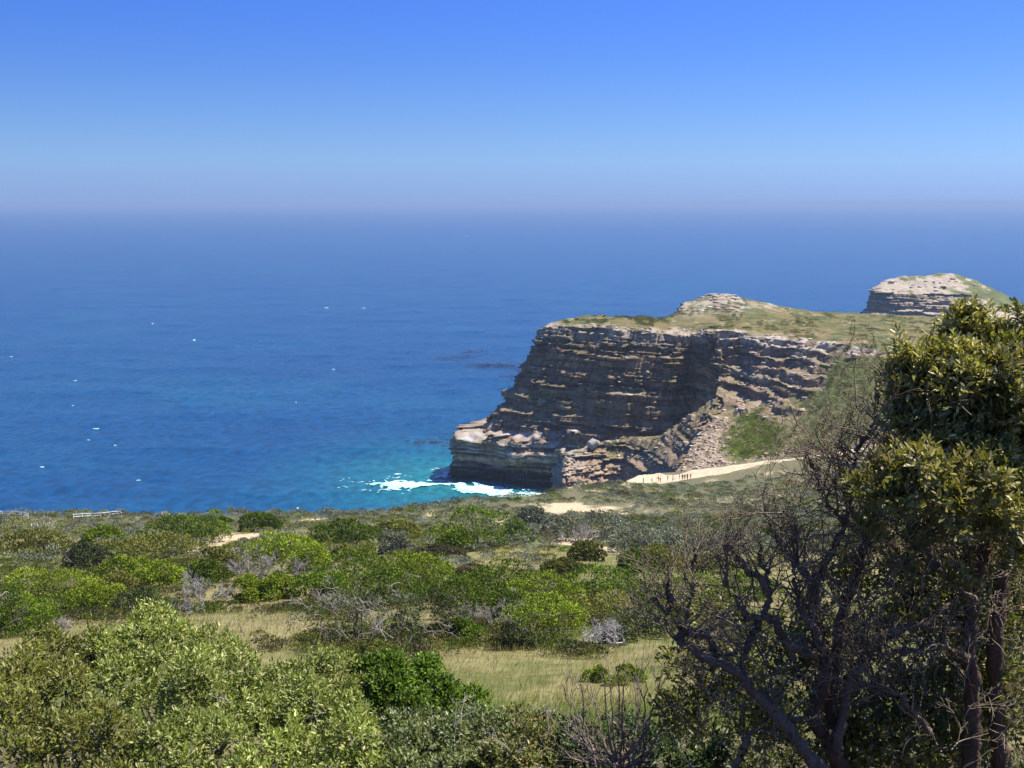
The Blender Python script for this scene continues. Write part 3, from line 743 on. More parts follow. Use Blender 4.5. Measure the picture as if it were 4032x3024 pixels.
# ------------------------------------------------------------------ loose blocks: slabs on the ledges, scree on the slope
def rock_mesh(seed, flat):
    r = np.random.default_rng(seed)
    b = np.array([(sx, sy, sz) for sz in (-1, 1) for sy in (-1, 1) for sx in (-1, 1)], float) * 0.5
    b *= np.array((1, r.uniform(.55, .9), flat))
    b *= 1 + r.uniform(-0.28, 0.2, b.shape)
    F4 = [(0, 2, 3, 1), (4, 5, 7, 6), (0, 1, 5, 4), (2, 6, 7, 3), (0, 4, 6, 2), (1, 3, 7, 5)]
    # chamfer by splitting: add a shrunken top and bottom
    V = []; F = []
    for z_, s_ in ((0, .82), (1, 1.0), (2, 1.0), (3, .8)):
        k = b[:4] if z_ < 2 else b[4:]
        zc = k[:, 2] * (1.0 if z_ in (0, 3) else 0.6)
        cxy = k[:, :2].mean(0)
        V += [((k[i, 0] - cxy[0]) * s_ + cxy[0] + r.uniform(-.04, .04), (k[i, 1] - cxy[1]) * s_ + cxy[1] + r.uniform(-.04, .04), zc[i]) for i in (0, 1, 3, 2)]
    for z_ in range(3):
        for i in range(4):
            j = (i + 1) % 4
            F.append((z_ * 4 + i, z_ * 4 + j, z_ * 4 + 4 + j, z_ * 4 + 4 + i))
    F += [(3, 2, 1, 0), (12, 13, 14, 15)]
    return np.array(V), np.array(F)
rp_ = random.Random(5)
slab_meshes = []
for i in range(14):
    V, F = rock_mesh(300 + i, [0.18, 0.24, 0.32, 0.46][i % 4])
    cc = [(0.36, 0.30, 0.23), (0.42, 0.37, 0.31), (0.33, 0.24, 0.17), (0.30, 0.27, 0.23), (0.5, 0.47, 0.43)][i % 5]
    slab_meshes.append(meshdata('rock_slab', V, F, M_ROCK, np.tile(cc, (len(V), 1)) * np.random.default_rng(i).uniform(.9, 1.1, (len(V), 1))))
def scatter_idx(Wt, n, seed):
    g = np.random.default_rng(seed); p_ = Wt.ravel() / Wt.sum()
    return np.unravel_index(g.choice(Wt.size, n, replace=False, p=p_), Wt.shape)
def put_slabs(surf, Wt, n, seed, smin, smax, name='rock_slab', parent=None, off=(30, 420, 0)):
    Qs = surf[0]
    for r_, c_ in zip(*scatter_idx(Wt, n, seed)):
        o = bpy.data.objects.new(name, rp_.choice(slab_meshes))
        s = rp_.uniform(smin, smax) * (1 if rp_.random() < .8 else 1.5)
        o.location = tuple(Qs[r_, c_] - np.array(off) + np.array((0, 0, 0.05)))
        o.scale = (s, s, s * rp_.uniform(.7, 1.1))
        o.rotation_euler = (rp_.uniform(-.1, .1), rp_.uniform(-.1, .1), rp_.uniform(-.5, .5) + rp_.choice((0, 0, 3.14)))
        link(o, parent)
up_ = lambda surf: sstep(0.15, 0.6, surf[1][..., 2])
ed = lambda surf: 1.0
Wm = (up_(MAIN)) * (sstep(0.3, 0.8, MAIN[2]) * (1 - sstep(5.6, 6.2, MAIN[2]))) * sstep(1.9, 2.2, MAIN[3]) * (1 + 3 * sstep(4.2, 4.9, MAIN[2]))
put_slabs(MAIN, Wm, 150, 1, 0.6, 1.7, parent=headland)
Wh = sstep(7.15, 7.6, MAIN[2]) * (1 - sstep(8.0, 8.1, MAIN[2])) * sstep(6.4, 7.0, MAIN[3]) * (1 - sstep(9.2, 10, MAIN[3]))
put_slabs(MAIN, Wh, 55, 9, 1.2, 3.2, parent=headland)
Wt_ = up_(TERR) * sstep(0.9, 1.3, TERR[2]) * (1 - sstep(3.0, 3.4, TERR[2])) * sstep(0.9, 1.1, TERR[3])
put_slabs(TERR, Wt_, 40, 2, 0.8, 2.0, parent=headland)
Ws = SLOPE[6] * sstep(1.5, 2, SLOPE[2]) * (1 - sstep(5.5, 6, SLOPE[2])) * (1 - sstep(4.2, 4.8, SLOPE[3]))
put_slabs(SLOPE, Ws, 55, 3, 0.9, 2.0, parent=headland)
Wf = up_(FAR) * sstep(1.2, 1.6, FAR[2]) * (1 - sstep(3.4, 4.0, FAR[2])) * sstep(0.8, 1.2, FAR[3]) * (1 - sstep(5, 6, FAR[3]))
put_slabs(FAR, Wf, 60, 4, 1.5, 4.0, parent=far_headland, off=(330, 890, 0))
# scree: too many and too small to pick apart
g = np.random.default_rng(8)
parts = []
proto = [rock_mesh(400 + i, 0.6) for i in range(6)]
def scree(surf, Wt, n, smin, smax, seed, tone):
    for r_, c_ in zip(*scatter_idx(Wt, n, seed)):
        V, F = proto[g.integers(6)]
        s = min(smin * (0.7 + 0.55 * g.pareto(1.6)), smax * 1.5); a = g.uniform(0, 6.28)
        ca, sa = math.cos(a) * s, math.sin(a) * s
        Vr = np.stack([V[:, 0] * ca - V[:, 1] * sa, V[:, 0] * sa + V[:, 1] * ca, V[:, 2] * s], 1) + hl(surf[0][r_, c_])
        parts.append((Vr, F, np.tile(np.array(tone) * g.uniform(.7, 1.25) * np.array((1, g.uniform(.92, 1.05), g.uniform(.85, 1.05))), (len(V), 1))))
tw = np.clip(SLOPE[4], 0, 1) * (1 - SLOPE[6]) * (1 - sstep(4.0, 4.6, SLOPE[2])) * (1 - sstep(4.3, 5, SLOPE[3]))
scree(SLOPE, tw, 2300, 0.28, 0.8, 21, (0.40, 0.31, 0.23))
scree(SLOPE, SLOPE[6] * (1 - sstep(5.6, 6.1, SLOPE[2])) * (1 - sstep(4, 5, SLOPE[3])) + 0.02 * (SLOPE[2] < 5), 450, 0.5, 1.3, 22, (0.38, 0.32, 0.25))
scree(MAIN, sstep(0.4, 0.8, MAIN[1][..., 2]) * sstep(3.2, 3.6, MAIN[2]) * (1 - sstep(5.6, 6.3, MAIN[2])) * sstep(1.9, 2.3, MAIN[3]), 420, 0.4, 1.1, 23, (0.38, 0.33, 0.27))
scree(TERR, sstep(0.4, 0.8, TERR[1][..., 2]) * sstep(1.5, 2, TERR[2]) * (1 - sstep(3.0, 3.4, TERR[2])), 500, 0.4, 1.0, 24, (0.38, 0.32, 0.25))
V, F, C = cat_parts(parts)
tag(mk('scree', V, F, M_ROCK, headland, col=C), 'broken rock and scree littering ledges and slope', kind='stuff')
# ================================================================== FOLIAGE TOOLS
def unit(v):
    return v / (np.linalg.norm(v, axis=-1, keepdims=True) + 1e-9)
def leaf4(O, D, N, L, Wd, C, fold=0.25):
    """two-triangle folded leaves"""
    D = unit(D); S = unit(np.cross(D, N)); N = np.cross(S, D)
    L = L[:, None]; Wd = Wd[:, None]
    m = O + D * L * 0.5
    V = np.stack([O, m + S * Wd * .5 + N * Wd * fold, O + D * L - N * L * .06, m - S * Wd * .5 + N * Wd * fold], 1)
    n = len(O); b = np.arange(n)[:, None] * 4
    F = np.concatenate([b + np.array([[0, 1, 2]]), b + np.array([[0, 2, 3]])])
    return V.reshape(-1, 3), F, np.repeat(C, 4, 0)
def leaf8(O, D, N, L, Wd, C, fold=0.22, curl=0.12):
    """eight-triangle blades with a midrib, a rounded end and a curl"""
    D = unit(D); S = unit(np.cross(D, N)); N = np.cross(S, D)
    L = L[:, None]; Wd = Wd[:, None]
    def pt(t, s, up): return O + D * L * t + S * Wd * s + N * (Wd * up - L * curl * t * t)
    V = np.stack([pt(0, 0, 0), pt(.38, .42, fold), pt(.38, 0, 0), pt(.38, -.42, fold), pt(.76, .40, fold), pt(.76, 0, 0), pt(.76, -.40, fold), pt(1, 0, 0.05)], 1)
    T = np.array([[0, 2, 1], [0, 3, 2], [1, 2, 5], [1, 5, 4], [2, 3, 6], [2, 6, 5], [4, 5, 7], [5, 6, 7]])
    n = len(O); F = (np.arange(n)[:, None, None] * 8 + T[None]).reshape(-1, 3)
    return V.reshape(-1, 3), F, np.repeat(C, 8, 0)
def tint(rng, n, base, v=0.22, alt=None, palt=0.0):
    base = np.array(base)
    c = base[None] * (1 + rng.uniform(-v, v, (n, 1))) * (1 + rng.uniform(-.08, .08, (n, 3)))
    if alt is not None:
        k = rng.random(n) < palt
        c[k] = np.array(alt) * (1 + rng.uniform(-v, v, (k.sum(), 1)))
    return c
def sph(rng, n):
    return unit(rng.normal(size=(n, 3)))
def crown_points(rng, lumps, n, zmin=-0.35, thick=0.22):
    """points spread through the outer shell of a union of lumps (cx, cy, cz, rx, ry, rz)"""
    Lm = np.array(lumps, float)
    area = (Lm[:, 3] * Lm[:, 4] + Lm[:, 3] * Lm[:, 5]); k = rng.choice(len(Lm), int(n * 2.0), p=area / area.sum())
    d = sph(rng, len(k)); d[:, 2] = np.where(d[:, 2] < zmin, -d[:, 2], d[:, 2])
    P = Lm[k, :3] + d * Lm[k, 3:6] * (1 - thick * rng.random(len(k)) ** 1.3 + 0.06 * rng.normal(size=len(k)))[:, None]
    inside = np.zeros(len(k), bool)
    for i, q in enumerate(Lm):
        e = np.sum(((P - q[:3]) / q[3:6]) ** 2, 1)
        inside |= (e < 0.62) & (k != i)
    P, d, k = P[~inside][:n], d[~inside][:n], k[~inside][:n]
    return P, d, k
def grow(rng, start, direc, length, rad, levels, out, bend=0.25, nside=4, up=0.15, ratio=0.62, sides=(5, 4, 3, 3), seg=None, spread=0.9):
    """wandering branch with side branches; appends (points, radii, level)"""
    seg = seg or (3, 4, 6, 8)[min(levels, 3)]
    P = [np.array(start, float)]; d = unit(np.array(direc, float))
    for i in range(seg):
        d = unit(d + rng.normal(size=3) * bend + np.array((0, 0, up * 0.4)))
        P.append(P[-1] + d * length / seg)
    P = np.array(P); rr = np.linspace(rad, rad * 0.42, len(P))
    out.append((P, rr, levels))
    if levels > 0:
        for i in range(nside):
            t = rng.uniform(0.25, 1.0); j = min(int(t * seg), seg - 1)
            o = P[j] + (P[j + 1] - P[j]) * (t * seg - j)
            td = unit(P[j + 1] - P[j]); sdv = unit(np.cross(td, sph(rng, 1)[0]))
            grow(rng, o, td + sdv * spread * rng.uniform(.5, 1.2) + np.array((0, 0, up)), length * ratio * rng.uniform(.6, 1.15), rad * (1 - .5 * t) * .6, levels - 1, out, bend, nside, up, ratio, sides, None, spread)
def twig_mesh(out, base=(0.2, 0.17, 0.14), rng=None, v=0.25, minr=0.0, sides=None):
    parts = []
    for P, rr, lv in out:
        sd_ = sides or {0: 3, 1: 3, 2: 4, 3: 5}.get(lv, 6)
        V, F = tube(P, np.maximum(rr, minr), sd_)
        cc = np.array(base) * (1 + (rng.uniform(-v, v) if rng is not None else 0))
        parts.append((V, F, np.tile(cc, (len(V), 1))))
    return cat_parts(parts)

# ================================================================== MID-GROUND SHRUBS
KIND = {'deep': ((0.086, 0.138, 0.011), (0.155, 0.205, 0.02)), 'bright': ((0.180, 0.245, 0.016), (0.25, 0.295, 0.03)), 'olive': ((0.165, 0.175, 0.032), (0.22, 0.20, 0.052)),
        'sage': ((0.185, 0.20, 0.135), (0.28, 0.285, 0.21)), 'brown': ((0.115, 0.10, 0.05), (0.16, 0.12, 0.07)), 'mixed': ((0.065, 0.092, 0.024), (0.14, 0.125, 0.07))}
def shrub(x, y, w, h, kind, label, seed, dead=0, group=None, name='shrub', cat='shrub', sink=0.12):
    rng = np.random.default_rng(seed)
    p = hitd(x, y); D = p[1]
    Wm, Hm = w * K * D / F_PX * .5, h * K * D / F_PX
    dep = min(max(Wm * 0.75, Hm * .7), 3.2 + Wm * .3)
    root = empty(name, (p[0], p[1] + dep * 0.6, float(zground(p[0], p[1] + dep * .6)) - 0.05))
    Hm = Hm * 1.04
    nl = int(np.clip(Wm * 9, 12, 44))
    lumps = []
    for i in range(nl):
        a = rng.uniform(0, 6.28); r = math.sqrt(rng.random()) * 0.86
        lx, ly = math.cos(a) * r * Wm * .86, math.sin(a) * r * dep * .86
        top = Hm * math.sqrt(max(0.06, 1 - r * r)) * rng.uniform(.78, 1.08)
        rr = min(Hm * .34, Wm * .34) * rng.uniform(.5, 1.05)
        rr = max(rr, .16 * Hm)
        zg = float(zground(root.location[0] + lx, root.location[1] + ly)) - root.location[2]
        lumps.append((lx, ly, zg + max(top - rr * .8, rr * .3), rr * rng.uniform(1.0, 1.35), rr * rng.uniform(1, 1.3), rr * .8))
        if top > rr * 2: lumps.append((lx * 1.06, ly * 1.06 - .1, zg + rr * .5, rr * 1.1, rr * 1.1, rr))
    ls = np.clip(D / 1092 * 2.5, 0.08, 0.34)
    area = sum(4 * l_[3] * l_[5] * 1.6 for l_ in lumps)
    n = int(np.clip(area * 4.0 / (ls * ls * .42), 1200, 4600))
    P, d, k = crown_points(rng, lumps, n)
    n = len(P)
    base, alt = KIND[kind]
    ltint = (1 + np.random.default_rng(seed + 1).uniform(-.34, .34, len(lumps))) * np.random.default_rng(seed + 2).uniform(.78, 1.18)
    C = tint(rng, n, base, .25, alt, 0.25) * ltint[k][:, None]
    Dv = d * 0.8 + sph(rng, n) * .9 + np.array((0, 0, .45)); Nv = d + sph(rng, n) * .4 + np.array((0, 0, .35))
    V, F, CC = leaf4(P, Dv, Nv, ls * rng.uniform(.7, 1.5, n), ls * rng.uniform(.35, .65, n), np.clip(C, .005, 1))
    fo = mk('foliage', V, F, M_SCRUB, root, col=CC)
    out = []
    for i in range(int(np.clip(Wm * 1.5, 2, 5))):
        a = rng.uniform(0, 6.28)
        out = []
        grow(rng, (rng.normal() * Wm * .15, rng.normal() * dep * .1, 0.0), (math.cos(a), math.sin(a) * .7, 1.0), Hm * .8, 0.02 + Hm * .018, 1, out, .3, 3)
        V, F, CC = twig_mesh(out, (0.16, 0.13, 0.10), rng)
        mk('stem', V, F, M_TWIG, root, col=CC)
    if dead:
        out = []
        for i in range(dead):
            j = rng.integers(len(lumps)); l_ = lumps[j]
            s = np.array(l_[:3]) + np.array((rng.uniform(-.5, .5) * l_[3], -l_[4] * rng.uniform(.7, 1.05), rng.uniform(-.2, .7) * l_[5]))
            grow(rng, s, (rng.uniform(-1, 1), -.35, rng.uniform(.1, .9)), rng.uniform(.4, 1.0) * Hm * .55, D / 1092 * .42, 2, out, .32, 3, .05)
        V, F, CC = twig_mesh(out, (0.36, 0.32, 0.28), rng, minr=D / 1092 * .16)
        tag(mk('twigs', V, F, M_TWIG, root, col=CC), kind='stuff')
    tag(root, label, cat, group)
    return root
def dead_shrub(x, y, w, h, label, seed, tone=(0.34, 0.31, 0.285), lean=0.25, nst=9, cat='dead shrub', dense=3):
    rng = np.random.default_rng(seed)
    p = hitd(x, y); D = p[1]
    Wm, Hm = w * K * D / F_PX * .5, h * K * D / F_PX
    root = empty('dead_shrub', (p[0], p[1], float(zground(p[0], p[1])) - .05))
    out = []; px = D / 1092
    for i in range(nst):
        a = rng.uniform(-1, 1)
        grow(rng, (a * Wm * .3, rng.uniform(-.3, .3) * Wm * .4, 0), (a * Wm * .9 + lean * Hm, rng.uniform(-.6, .6) * Wm * .5, Hm * rng.uniform(.75, 1.1)), math.hypot(Hm, a * Wm * .6) * rng.uniform(.6, .9), px * .5, 3, out, .2, dense + 1, .12, .58, spread=.8)
    big = [o for o in out if o[2] >= 3]; small = [o for o in out if o[2] < 3]
    V, F, C = twig_mesh(big, tone, rng, minr=px * .3); mk('stem', V, F, M_TWIG, root, col=C)
    V, F, C = twig_mesh(small, np.array(tone) * 1.0, rng, minr=px * .14); tag(mk('twigs', V, F, M_TWIG, root, col=C), kind='stuff')
    tag(root, label, cat)
    return root
SHRUBS = [
 # x, base y, width, height, kind, dead twigs, label
 (558, 1150, 100, 36, 'deep', 0, 'lone oval dark green shrub standing on bare sand'),
 (478, 1142, 44, 22, 'deep', 0, 'small dark round shrub just left of the lone oval shrub'),
 (395, 1172, 215, 52, 'deep', 0, 'long dark green domed shrub left of the sand patch'),
 (215, 1172, 100, 26, 'bright', 0, 'low bright green shrub under the second white railing'),
 (60, 1200, 190, 48, 'olive', 0, 'wide olive shrub filling the left edge below the first railing'),
 (330, 1215, 210, 56, 'olive', 2, 'broad olive shrub in front of the long dark domed one'),
 (175, 1232, 120, 48, 'mixed', 2, 'patchy olive shrub with a grey dead top at the left'),
 (265, 1252, 130, 44, 'bright', 1, 'pale yellow-green shrub between the patchy and the bushy left shrubs'),
 (735, 1182, 190, 48, 'deep', 0, 'dark smooth dome shrub right of the sand patch'),
 (600, 1212, 210, 52, 'bright', 0, 'green lumpy shrub below the sand patch'),
 (660, 1236, 120, 48, 'bright', 0, 'smaller green shrub tucked in front of the lumpy one'),
 (860, 1162, 110, 34, 'olive', 0, 'olive shrub between the two dark domes'),
 (1025, 1192, 200, 70, 'deep', 1, 'big dark green shrub in the middle, behind the tan grass'),
 (985, 1192, 70, 32, 'bright', 0, 'small deep-green skirt shrub in front of the big middle one'),
 (850, 1196, 66, 30, 'sage', 0, 'pair of silvery cushions left of the big middle shrub'),
 (760, 1212, 90, 26, 'olive', 0, 'thin olive shrub in tan grass below the dark smooth dome'),
 (900, 1228, 110, 24, 'bright', 0, 'flat green shrub on tan grass above the central thicket'),
 (1150, 1142, 62, 34, 'sage', 0, 'tall grey-green shrub beside the pale sand clearing'),
 (1120, 1172, 60, 36, 'sage', 0, 'sage shrub hugging the right flank of the big middle one'),
 (1215, 1168, 80, 40, 'sage', 0, 'grey-green shrub left of the grey dead cushion'),
 (1300, 1178, 130, 56, 'sage', 0, 'large sage mound right of the grey dead cushion'),
 (1375, 1196, 110, 44, 'sage', 0, 'second sage mound further right along the bank'),
 (1445, 1188, 120, 36, 'sage', 0, 'pale sage mound behind the bare tree limbs'),
 (1560, 1200, 160, 34, 'sage', 0, 'long pale sage mound behind the dead twig crown'),
 (1275, 1212, 66, 34, 'olive', 0, 'isolated dark olive shrub on the sandy bank'),
 (1215, 1242, 90, 22, 'olive', 0, 'flat olive tuft in the tan grass above the right thicket'),
 (1420, 1234, 130, 40, 'olive', 0, 'olive shrub at the top right of the central thicket'),
 (1540, 1240, 110, 30, 'olive', 0, 'dull olive shrub seen through the bare limbs'),
 (95, 1302, 200, 62, 'bright', 0, 'wide bright green shrub at the left edge above the leafy bush'),
 (30, 1378, 120, 84, 'deep', 3, 'dark shrub at the far left with a shadowed hollow under it'),
 (200, 1330, 120, 56, 'bright', 1, 'vivid green shrub behind the left leafy bush'),
 (340, 1272, 96, 48, 'bright', 0, 'rounded vivid green shrub left of the silver dead one'),
 (240, 1292, 110, 40, 'olive', 2, 'thin olive scrub between the vivid green shrubs'),
 (300, 1330, 120, 46, 'mixed', 3, 'twiggy mixed shrub right behind the tall leafy sprigs'),
 (430, 1260, 110, 36, 'deep', 2, 'dark shrub above the leaning dead twigs at left'),
 (530, 1302, 64, 42, 'bright', 0, 'small round green shrub at the head of the left meadow'),
 (600, 1296, 80, 40, 'bright', 1, 'green shrub between left meadow and central thicket'),
 (470, 1232, 90, 34, 'olive', 0, 'olive shrub left of the wind-combed silver twigs'),
 (770, 1272, 150, 62, 'deep', 2, 'dark left shoulder of the central thicket'),
 (890, 1268, 170, 56, 'bright', 2, 'green crest of the central thicket with a few bare sticks'),
 (690, 1302, 100, 52, 'deep', 2, 'dark shrub with grey twigs at the thicket end'),
 (830, 1316, 150, 60, 'deep', 3, 'shadowy shrub in the heart of the central thicket'),
 (970, 1320, 150, 62, 'deep', 2, 'dense green shrub right of the shadowy heart'),
 (760, 1400, 290, 104, 'mixed', 26, 'large dark shrub full of bleached broken branches beside the meadow'),
 (930, 1384, 130, 84, 'mixed', 9, 'ragged dark shrub right of the bleached branches'),
 (1085, 1290, 170, 62, 'deep', 0, 'dark green shrub at the thicket top near tan grass'),
 (1180, 1322, 170, 66, 'bright', 0, 'sunny green shrub in the right half of the thicket'),
 (1290, 1300, 160, 62, 'deep', 2, 'dark bushy crest right of the sunny shrub'),
 (1400, 1318, 170, 74, 'deep', 1, 'deep green shrub reaching the bare limbs'),
 (1300, 1352, 150, 58, 'olive', 4, 'olive shrub with lilac-grey dead tips in the thicket front'),
 (1175, 1378, 170, 70, 'bright', 0, 'big bright shrub at the lower edge of the thicket'),
 (1080, 1346, 120, 54, 'deep', 3, 'dark shrub behind the upright dead twigs'),
 (1395, 1380, 130, 62, 'mixed', 4, 'thin mixed shrub above the fallen silver shrub'),
 (1505, 1330, 150, 76, 'bright', 0, 'bright green shrub directly behind the forked bare branch'),
 (1620, 1300, 150, 50, 'deep', 0, 'dark green shrub far behind the right tree'),
 (1110, 1404, 70, 48, 'mixed', 5, 'small dark broken shrub standing in the meadow grass'),
 (1000, 1394, 70, 40, 'deep', 4, 'little dark shrub at the thicket foot with pale sticks'),
 (1330, 1392, 90, 26, 'mixed', 2, 'low tangle beside the fallen silver shrub'),
 (820, 1424, 90, 26, 'olive', 3, 'low olive fringe under the bleached branches'),
 (1330, 1478, 130, 26, 'bright', 0, 'low green tuft in the meadow behind the foreground dead bush'),
 (1380, 1236, 90, 36, 'deep', 0, 'dark bump on the thicket skyline near the sage mounds'),
 (1020, 1252, 60, 22, 'brown', 0, 'brownish dry tuft above the thicket crest'),
 (940, 1208, 120, 20, 'brown', 0, 'rusty low scrub strip in front of the middle shrubs'),
]
for i, (x, y, w, h, kd, dn, lab) in enumerate(SHRUBS):
    g_ = 1.08 if i < 12 else 1.34
    shrub(x, y, w * g_, h * (1.15 if i < 12 else 1.36), kd, lab, 1000 + i * 7, dead=dn, group='green shrubs on the slope')
DEADS = [
 (540, 1256, 110, 62, 'silver wind-combed dead shrub below the lumpy green shrub', 0.6, 10),
 (648, 1254, 90, 44, 'thin grey dead shrub beside the silver wind-combed one', 0.5, 7),
 (445, 1304, 110, 58, 'grey dead shrub leaning over the head of the left meadow', 0.4, 9),
 (700, 1330, 120, 50, 'dark grey dead twigs at the left end of the thicket', 0.4, 8),
 (720, 1318, 110, 34, 'pale lilac twig fringe on the bleached-branch shrub', 0.5, 7),
 (880, 1312, 100, 34, 'grey twig spray behind the bleached-branch shrub', 0.6, 7),
 (1000, 1352, 80, 42, 'round grey twig ball left of the upright dead twigs', 0.1, 7),
 (1085, 1366, 140, 56, 'upright grey dead twigs at the front of the thicket', 0.15, 10),
 (1256, 1176, 66, 42, 'grey dead cushion shrub on the sandy bank', 0.0, 9),
 (1195, 1160, 50, 32, 'grey-brown dead shrub by the pale sand clearing', 0.0, 7),
 (1345, 1316, 110, 34, 'lilac-grey dead patch inside the right thicket', 0.2, 8),
 (1330, 1344, 90, 26, 'lower lilac-grey dead patch of the right thicket', 0.2, 7),
 (1135, 1240, 66, 22, 'small grey dead tuft on the tan grass', 0.0, 6),
 (1300, 1284, 60, 26, 'bluish grey dead spray in the dark thicket crest', 0.3, 6),
 (395, 1330, 70, 40, 'fine grey twigs between the tall leafy sprigs and left meadow', 0.3, 6),
 (130, 1372, 80, 44, 'thin curved grey branches in the far left shrubs', 0.2, 6),
]
for i, (x, y, w, h, lab, ln, ns_) in enumerate(DEADS):
    dead_shrub(x, y, w, h, lab, 3000 + i * 5, lean=ln, nst=ns_, tone=[(0.34, 0.31, 0.285), (0.30, 0.265, 0.235), (0.36, 0.335, 0.32)][i % 3])
# the fallen silver shrub on the meadow: twisted white trunks under a cushion of twigs
rng = np.random.default_rng(77)
root = empty('dead_shrub', tuple(hitd(1285, 1397) - np.array((0, 0, .05))))
Dm = root.location[1]
def mpt(x, y, dd=0.0):
    return at(x, y, Dm + dd)
tr = [smooth_path([mpt(1257, 1396), mpt(1263, 1385), mpt(1272, 1387), mpt(1290, 1388, .2)], 14), smooth_path([mpt(1262, 1388), mpt(1260, 1376), mpt(1268, 1370, .1), mpt(1277, 1362, .2)], 14),
      smooth_path([mpt(1310, 1381, .3), mpt(1322, 1390), mpt(1335, 1389), mpt(1346, 1388, .3)], 14), smooth_path([mpt(1275, 1387), mpt(1274, 1376, .1), mpt(1282, 1372, .3), mpt(1288, 1366, .4)], 12)]
V, F, C = cat_parts([(*tube(t, np.linspace(.055, .03, len(t)), 6), np.tile((0.36, 0.33, 0.29), (len(t) * 6, 1))) for t in tr])
mk('trunk', shift(V, root), F, M_BARK, root, col=C)
out = []
for i in range(34):
    s = mpt(rng.uniform(1275, 1340), rng.uniform(1368, 1384), rng.uniform(0, .9))
    grow(rng, s, (rng.uniform(-.6, 1), rng.uniform(-.4, .5), rng.uniform(.4, 1)), rng.uniform(.45, .85), .016, 2, out, .4, 4, .05)
V, F, C = twig_mesh(out, (0.40, 0.375, 0.36), rng, minr=.006)
tag(mk('twigs', shift(V, root), F, M_TWIG, root, col=C), kind='stuff')
tag(root, 'fallen silver dead shrub with twisted white trunks lying on the meadow', 'dead shrub')
# loose sticks standing in the grass
for (x0, y0, x1, y1, lab) in [(868, 1412, 890, 1372, 'single pale stick leaning in the grass below the thicket'), (522, 1366, 515, 1345, 'short dark stump stick standing in the left meadow')]:
    a = hitd(x0, y0); b = at(x1, y1, a[1] + .15)
    root = mk('dead_stick', *tube(smooth_path([a - a, (b - a) * .5 + np.array((.05, 0, 0)), b - a], 8), np.linspace(.05, .025, 8), 5), M_BARK, col=np.tile((0.42, 0.37, 0.31) if x0 > 600 else (0.2, 0.16, 0.13), (40, 1)))
    root.location = tuple(a); tag(root, lab, 'stick')

# ================================================================== GRASS
rng = np.random.default_rng(31)
n = 230000
Yg = 24 + (112 - 24) * rng.random(n) ** 1.7
Xg = (rng.random(n) * 2 - 1) * 0.58 * (Yg + 4)
m1 = blob_mask(Xg, Yg, DRY); nz = fbm(Xg / 3.3, Yg / 3.3, 3, 201); nz2 = fbm(Xg / 9, Yg / 9, 3, 202)
sd_m = blob_mask(Xg, Yg, SAND)
keep = (rng.random(n) < 0.62 + 0.5 * nz) & (sd_m < .3)
Xg, Yg, m1, nz, nz2 = Xg[keep], Yg[keep], m1[keep], nz[keep], nz2[keep]
n = len(Xg)
Zg = zground(Xg, Yg)
Hh = rng.uniform(.14, .50, n) * (.7 + .6 * vnoise(Xg / 1.3, Yg / 1.3, 203)) * (1 - .25 * sstep(45, 80, Yg))
wd = np.maximum(.014, Yg / 1092 * rng.uniform(.35, .62, n))
a = rng.uniform(0, 3.14, n); lean = rng.normal(size=(n, 2)) * .2 + np.array((.12, 0))
V = np.empty((n, 3, 3))
V[:, 0] = np.stack([Xg - np.cos(a) * wd / 2, Yg - np.sin(a) * wd / 2, Zg - .03], 1)
V[:, 1] = np.stack([Xg + np.cos(a) * wd / 2, Yg + np.sin(a) * wd / 2, Zg - .03], 1)
V[:, 2] = np.stack([Xg + lean[:, 0] * Hh * 2, Yg + lean[:, 1] * Hh * 2, Zg + Hh], 1)
gcol = mix(np.full((n, 3), (0.215, 0.275, 0.05)), np.array((0.36, 0.295, 0.135)), np.clip(m1 * .3 + sstep(-.15, .45, nz2 + .5 * nz) * .5, 0, 1))
gcol = gcol * rng.uniform(.65, 1.4, (n, 1)) * (.8 + .4 * vnoise(Xg / 1.7, Yg / 1.7, 204))[:, None]
go = mk('grass', V.reshape(-1, 3), np.arange(n * 3).reshape(-1, 3), M_GRASS, col=np.repeat(gcol, 3, 0))
tag(go, 'tan and green meadow grass between the shrubs', kind='stuff')

# undergrowth between the thicket shrubs, coloured dark to stand in for shade beneath them
THICK = [(60, 1300, 260, 110), (230, 1300, 170, 90), (330, 1240, 200, 50), (900, 1290, 300, 60), (1230, 1330, 330, 60), (180, 1250, 300, 60), (560, 1250, 160, 40), (800, 1395, 180, 34), (1500, 1330, 160, 60), (150, 1330, 240, 40), (380, 1190, 200, 24), (1030, 1190, 130, 12), (1050, 1390, 160, 18)]
# ================================================================== LOW SCRUB OF THE FAR SLOPE
def clump(rng, r, h, n, ls, kind):
    base, alt = KIND[kind]
    lumps = [(rng.normal() * r * .3, rng.normal() * r * .3, h * .35, r * rng.uniform(.5, .8), r * rng.uniform(.5, .8), h * .6) for _ in range(4)]
    P, d, k = crown_points(rng, lumps, n, zmin=-.1, thick=.3)
    C = tint(rng, len(P), base, .25, alt, .3)
    return leaf4(P, d + sph(rng, len(P)) * .6 + np.array((0, 0, .6)), d + np.array((0, 0, .8)), ls * rng.uniform(.7, 1.4, len(P)), ls * rng.uniform(.4, .7, len(P)), C)
rng = np.random.default_rng(63)
n = 13500
Ys = 92 + (300 - 92) * rng.random(n) ** .9
Xs = (rng.random(n) * 2 - 1) * 0.56 * Ys
ok = (edge_dist(Xs, Ys) < 0.5) & (blob_mask(Xs, Ys, SAND) < .35)
ok &= ~((Ys > 283) & (Xs > 20))
ok &= (rng.random(n) < .45 + .55 * sstep(-.3, .2, fbm(Xs / 7, Ys / 7, 3, 64))) & (rng.random(n) < sstep(75, 150, Ys) * .9 + .12)
Xs, Ys = Xs[ok], Ys[ok]
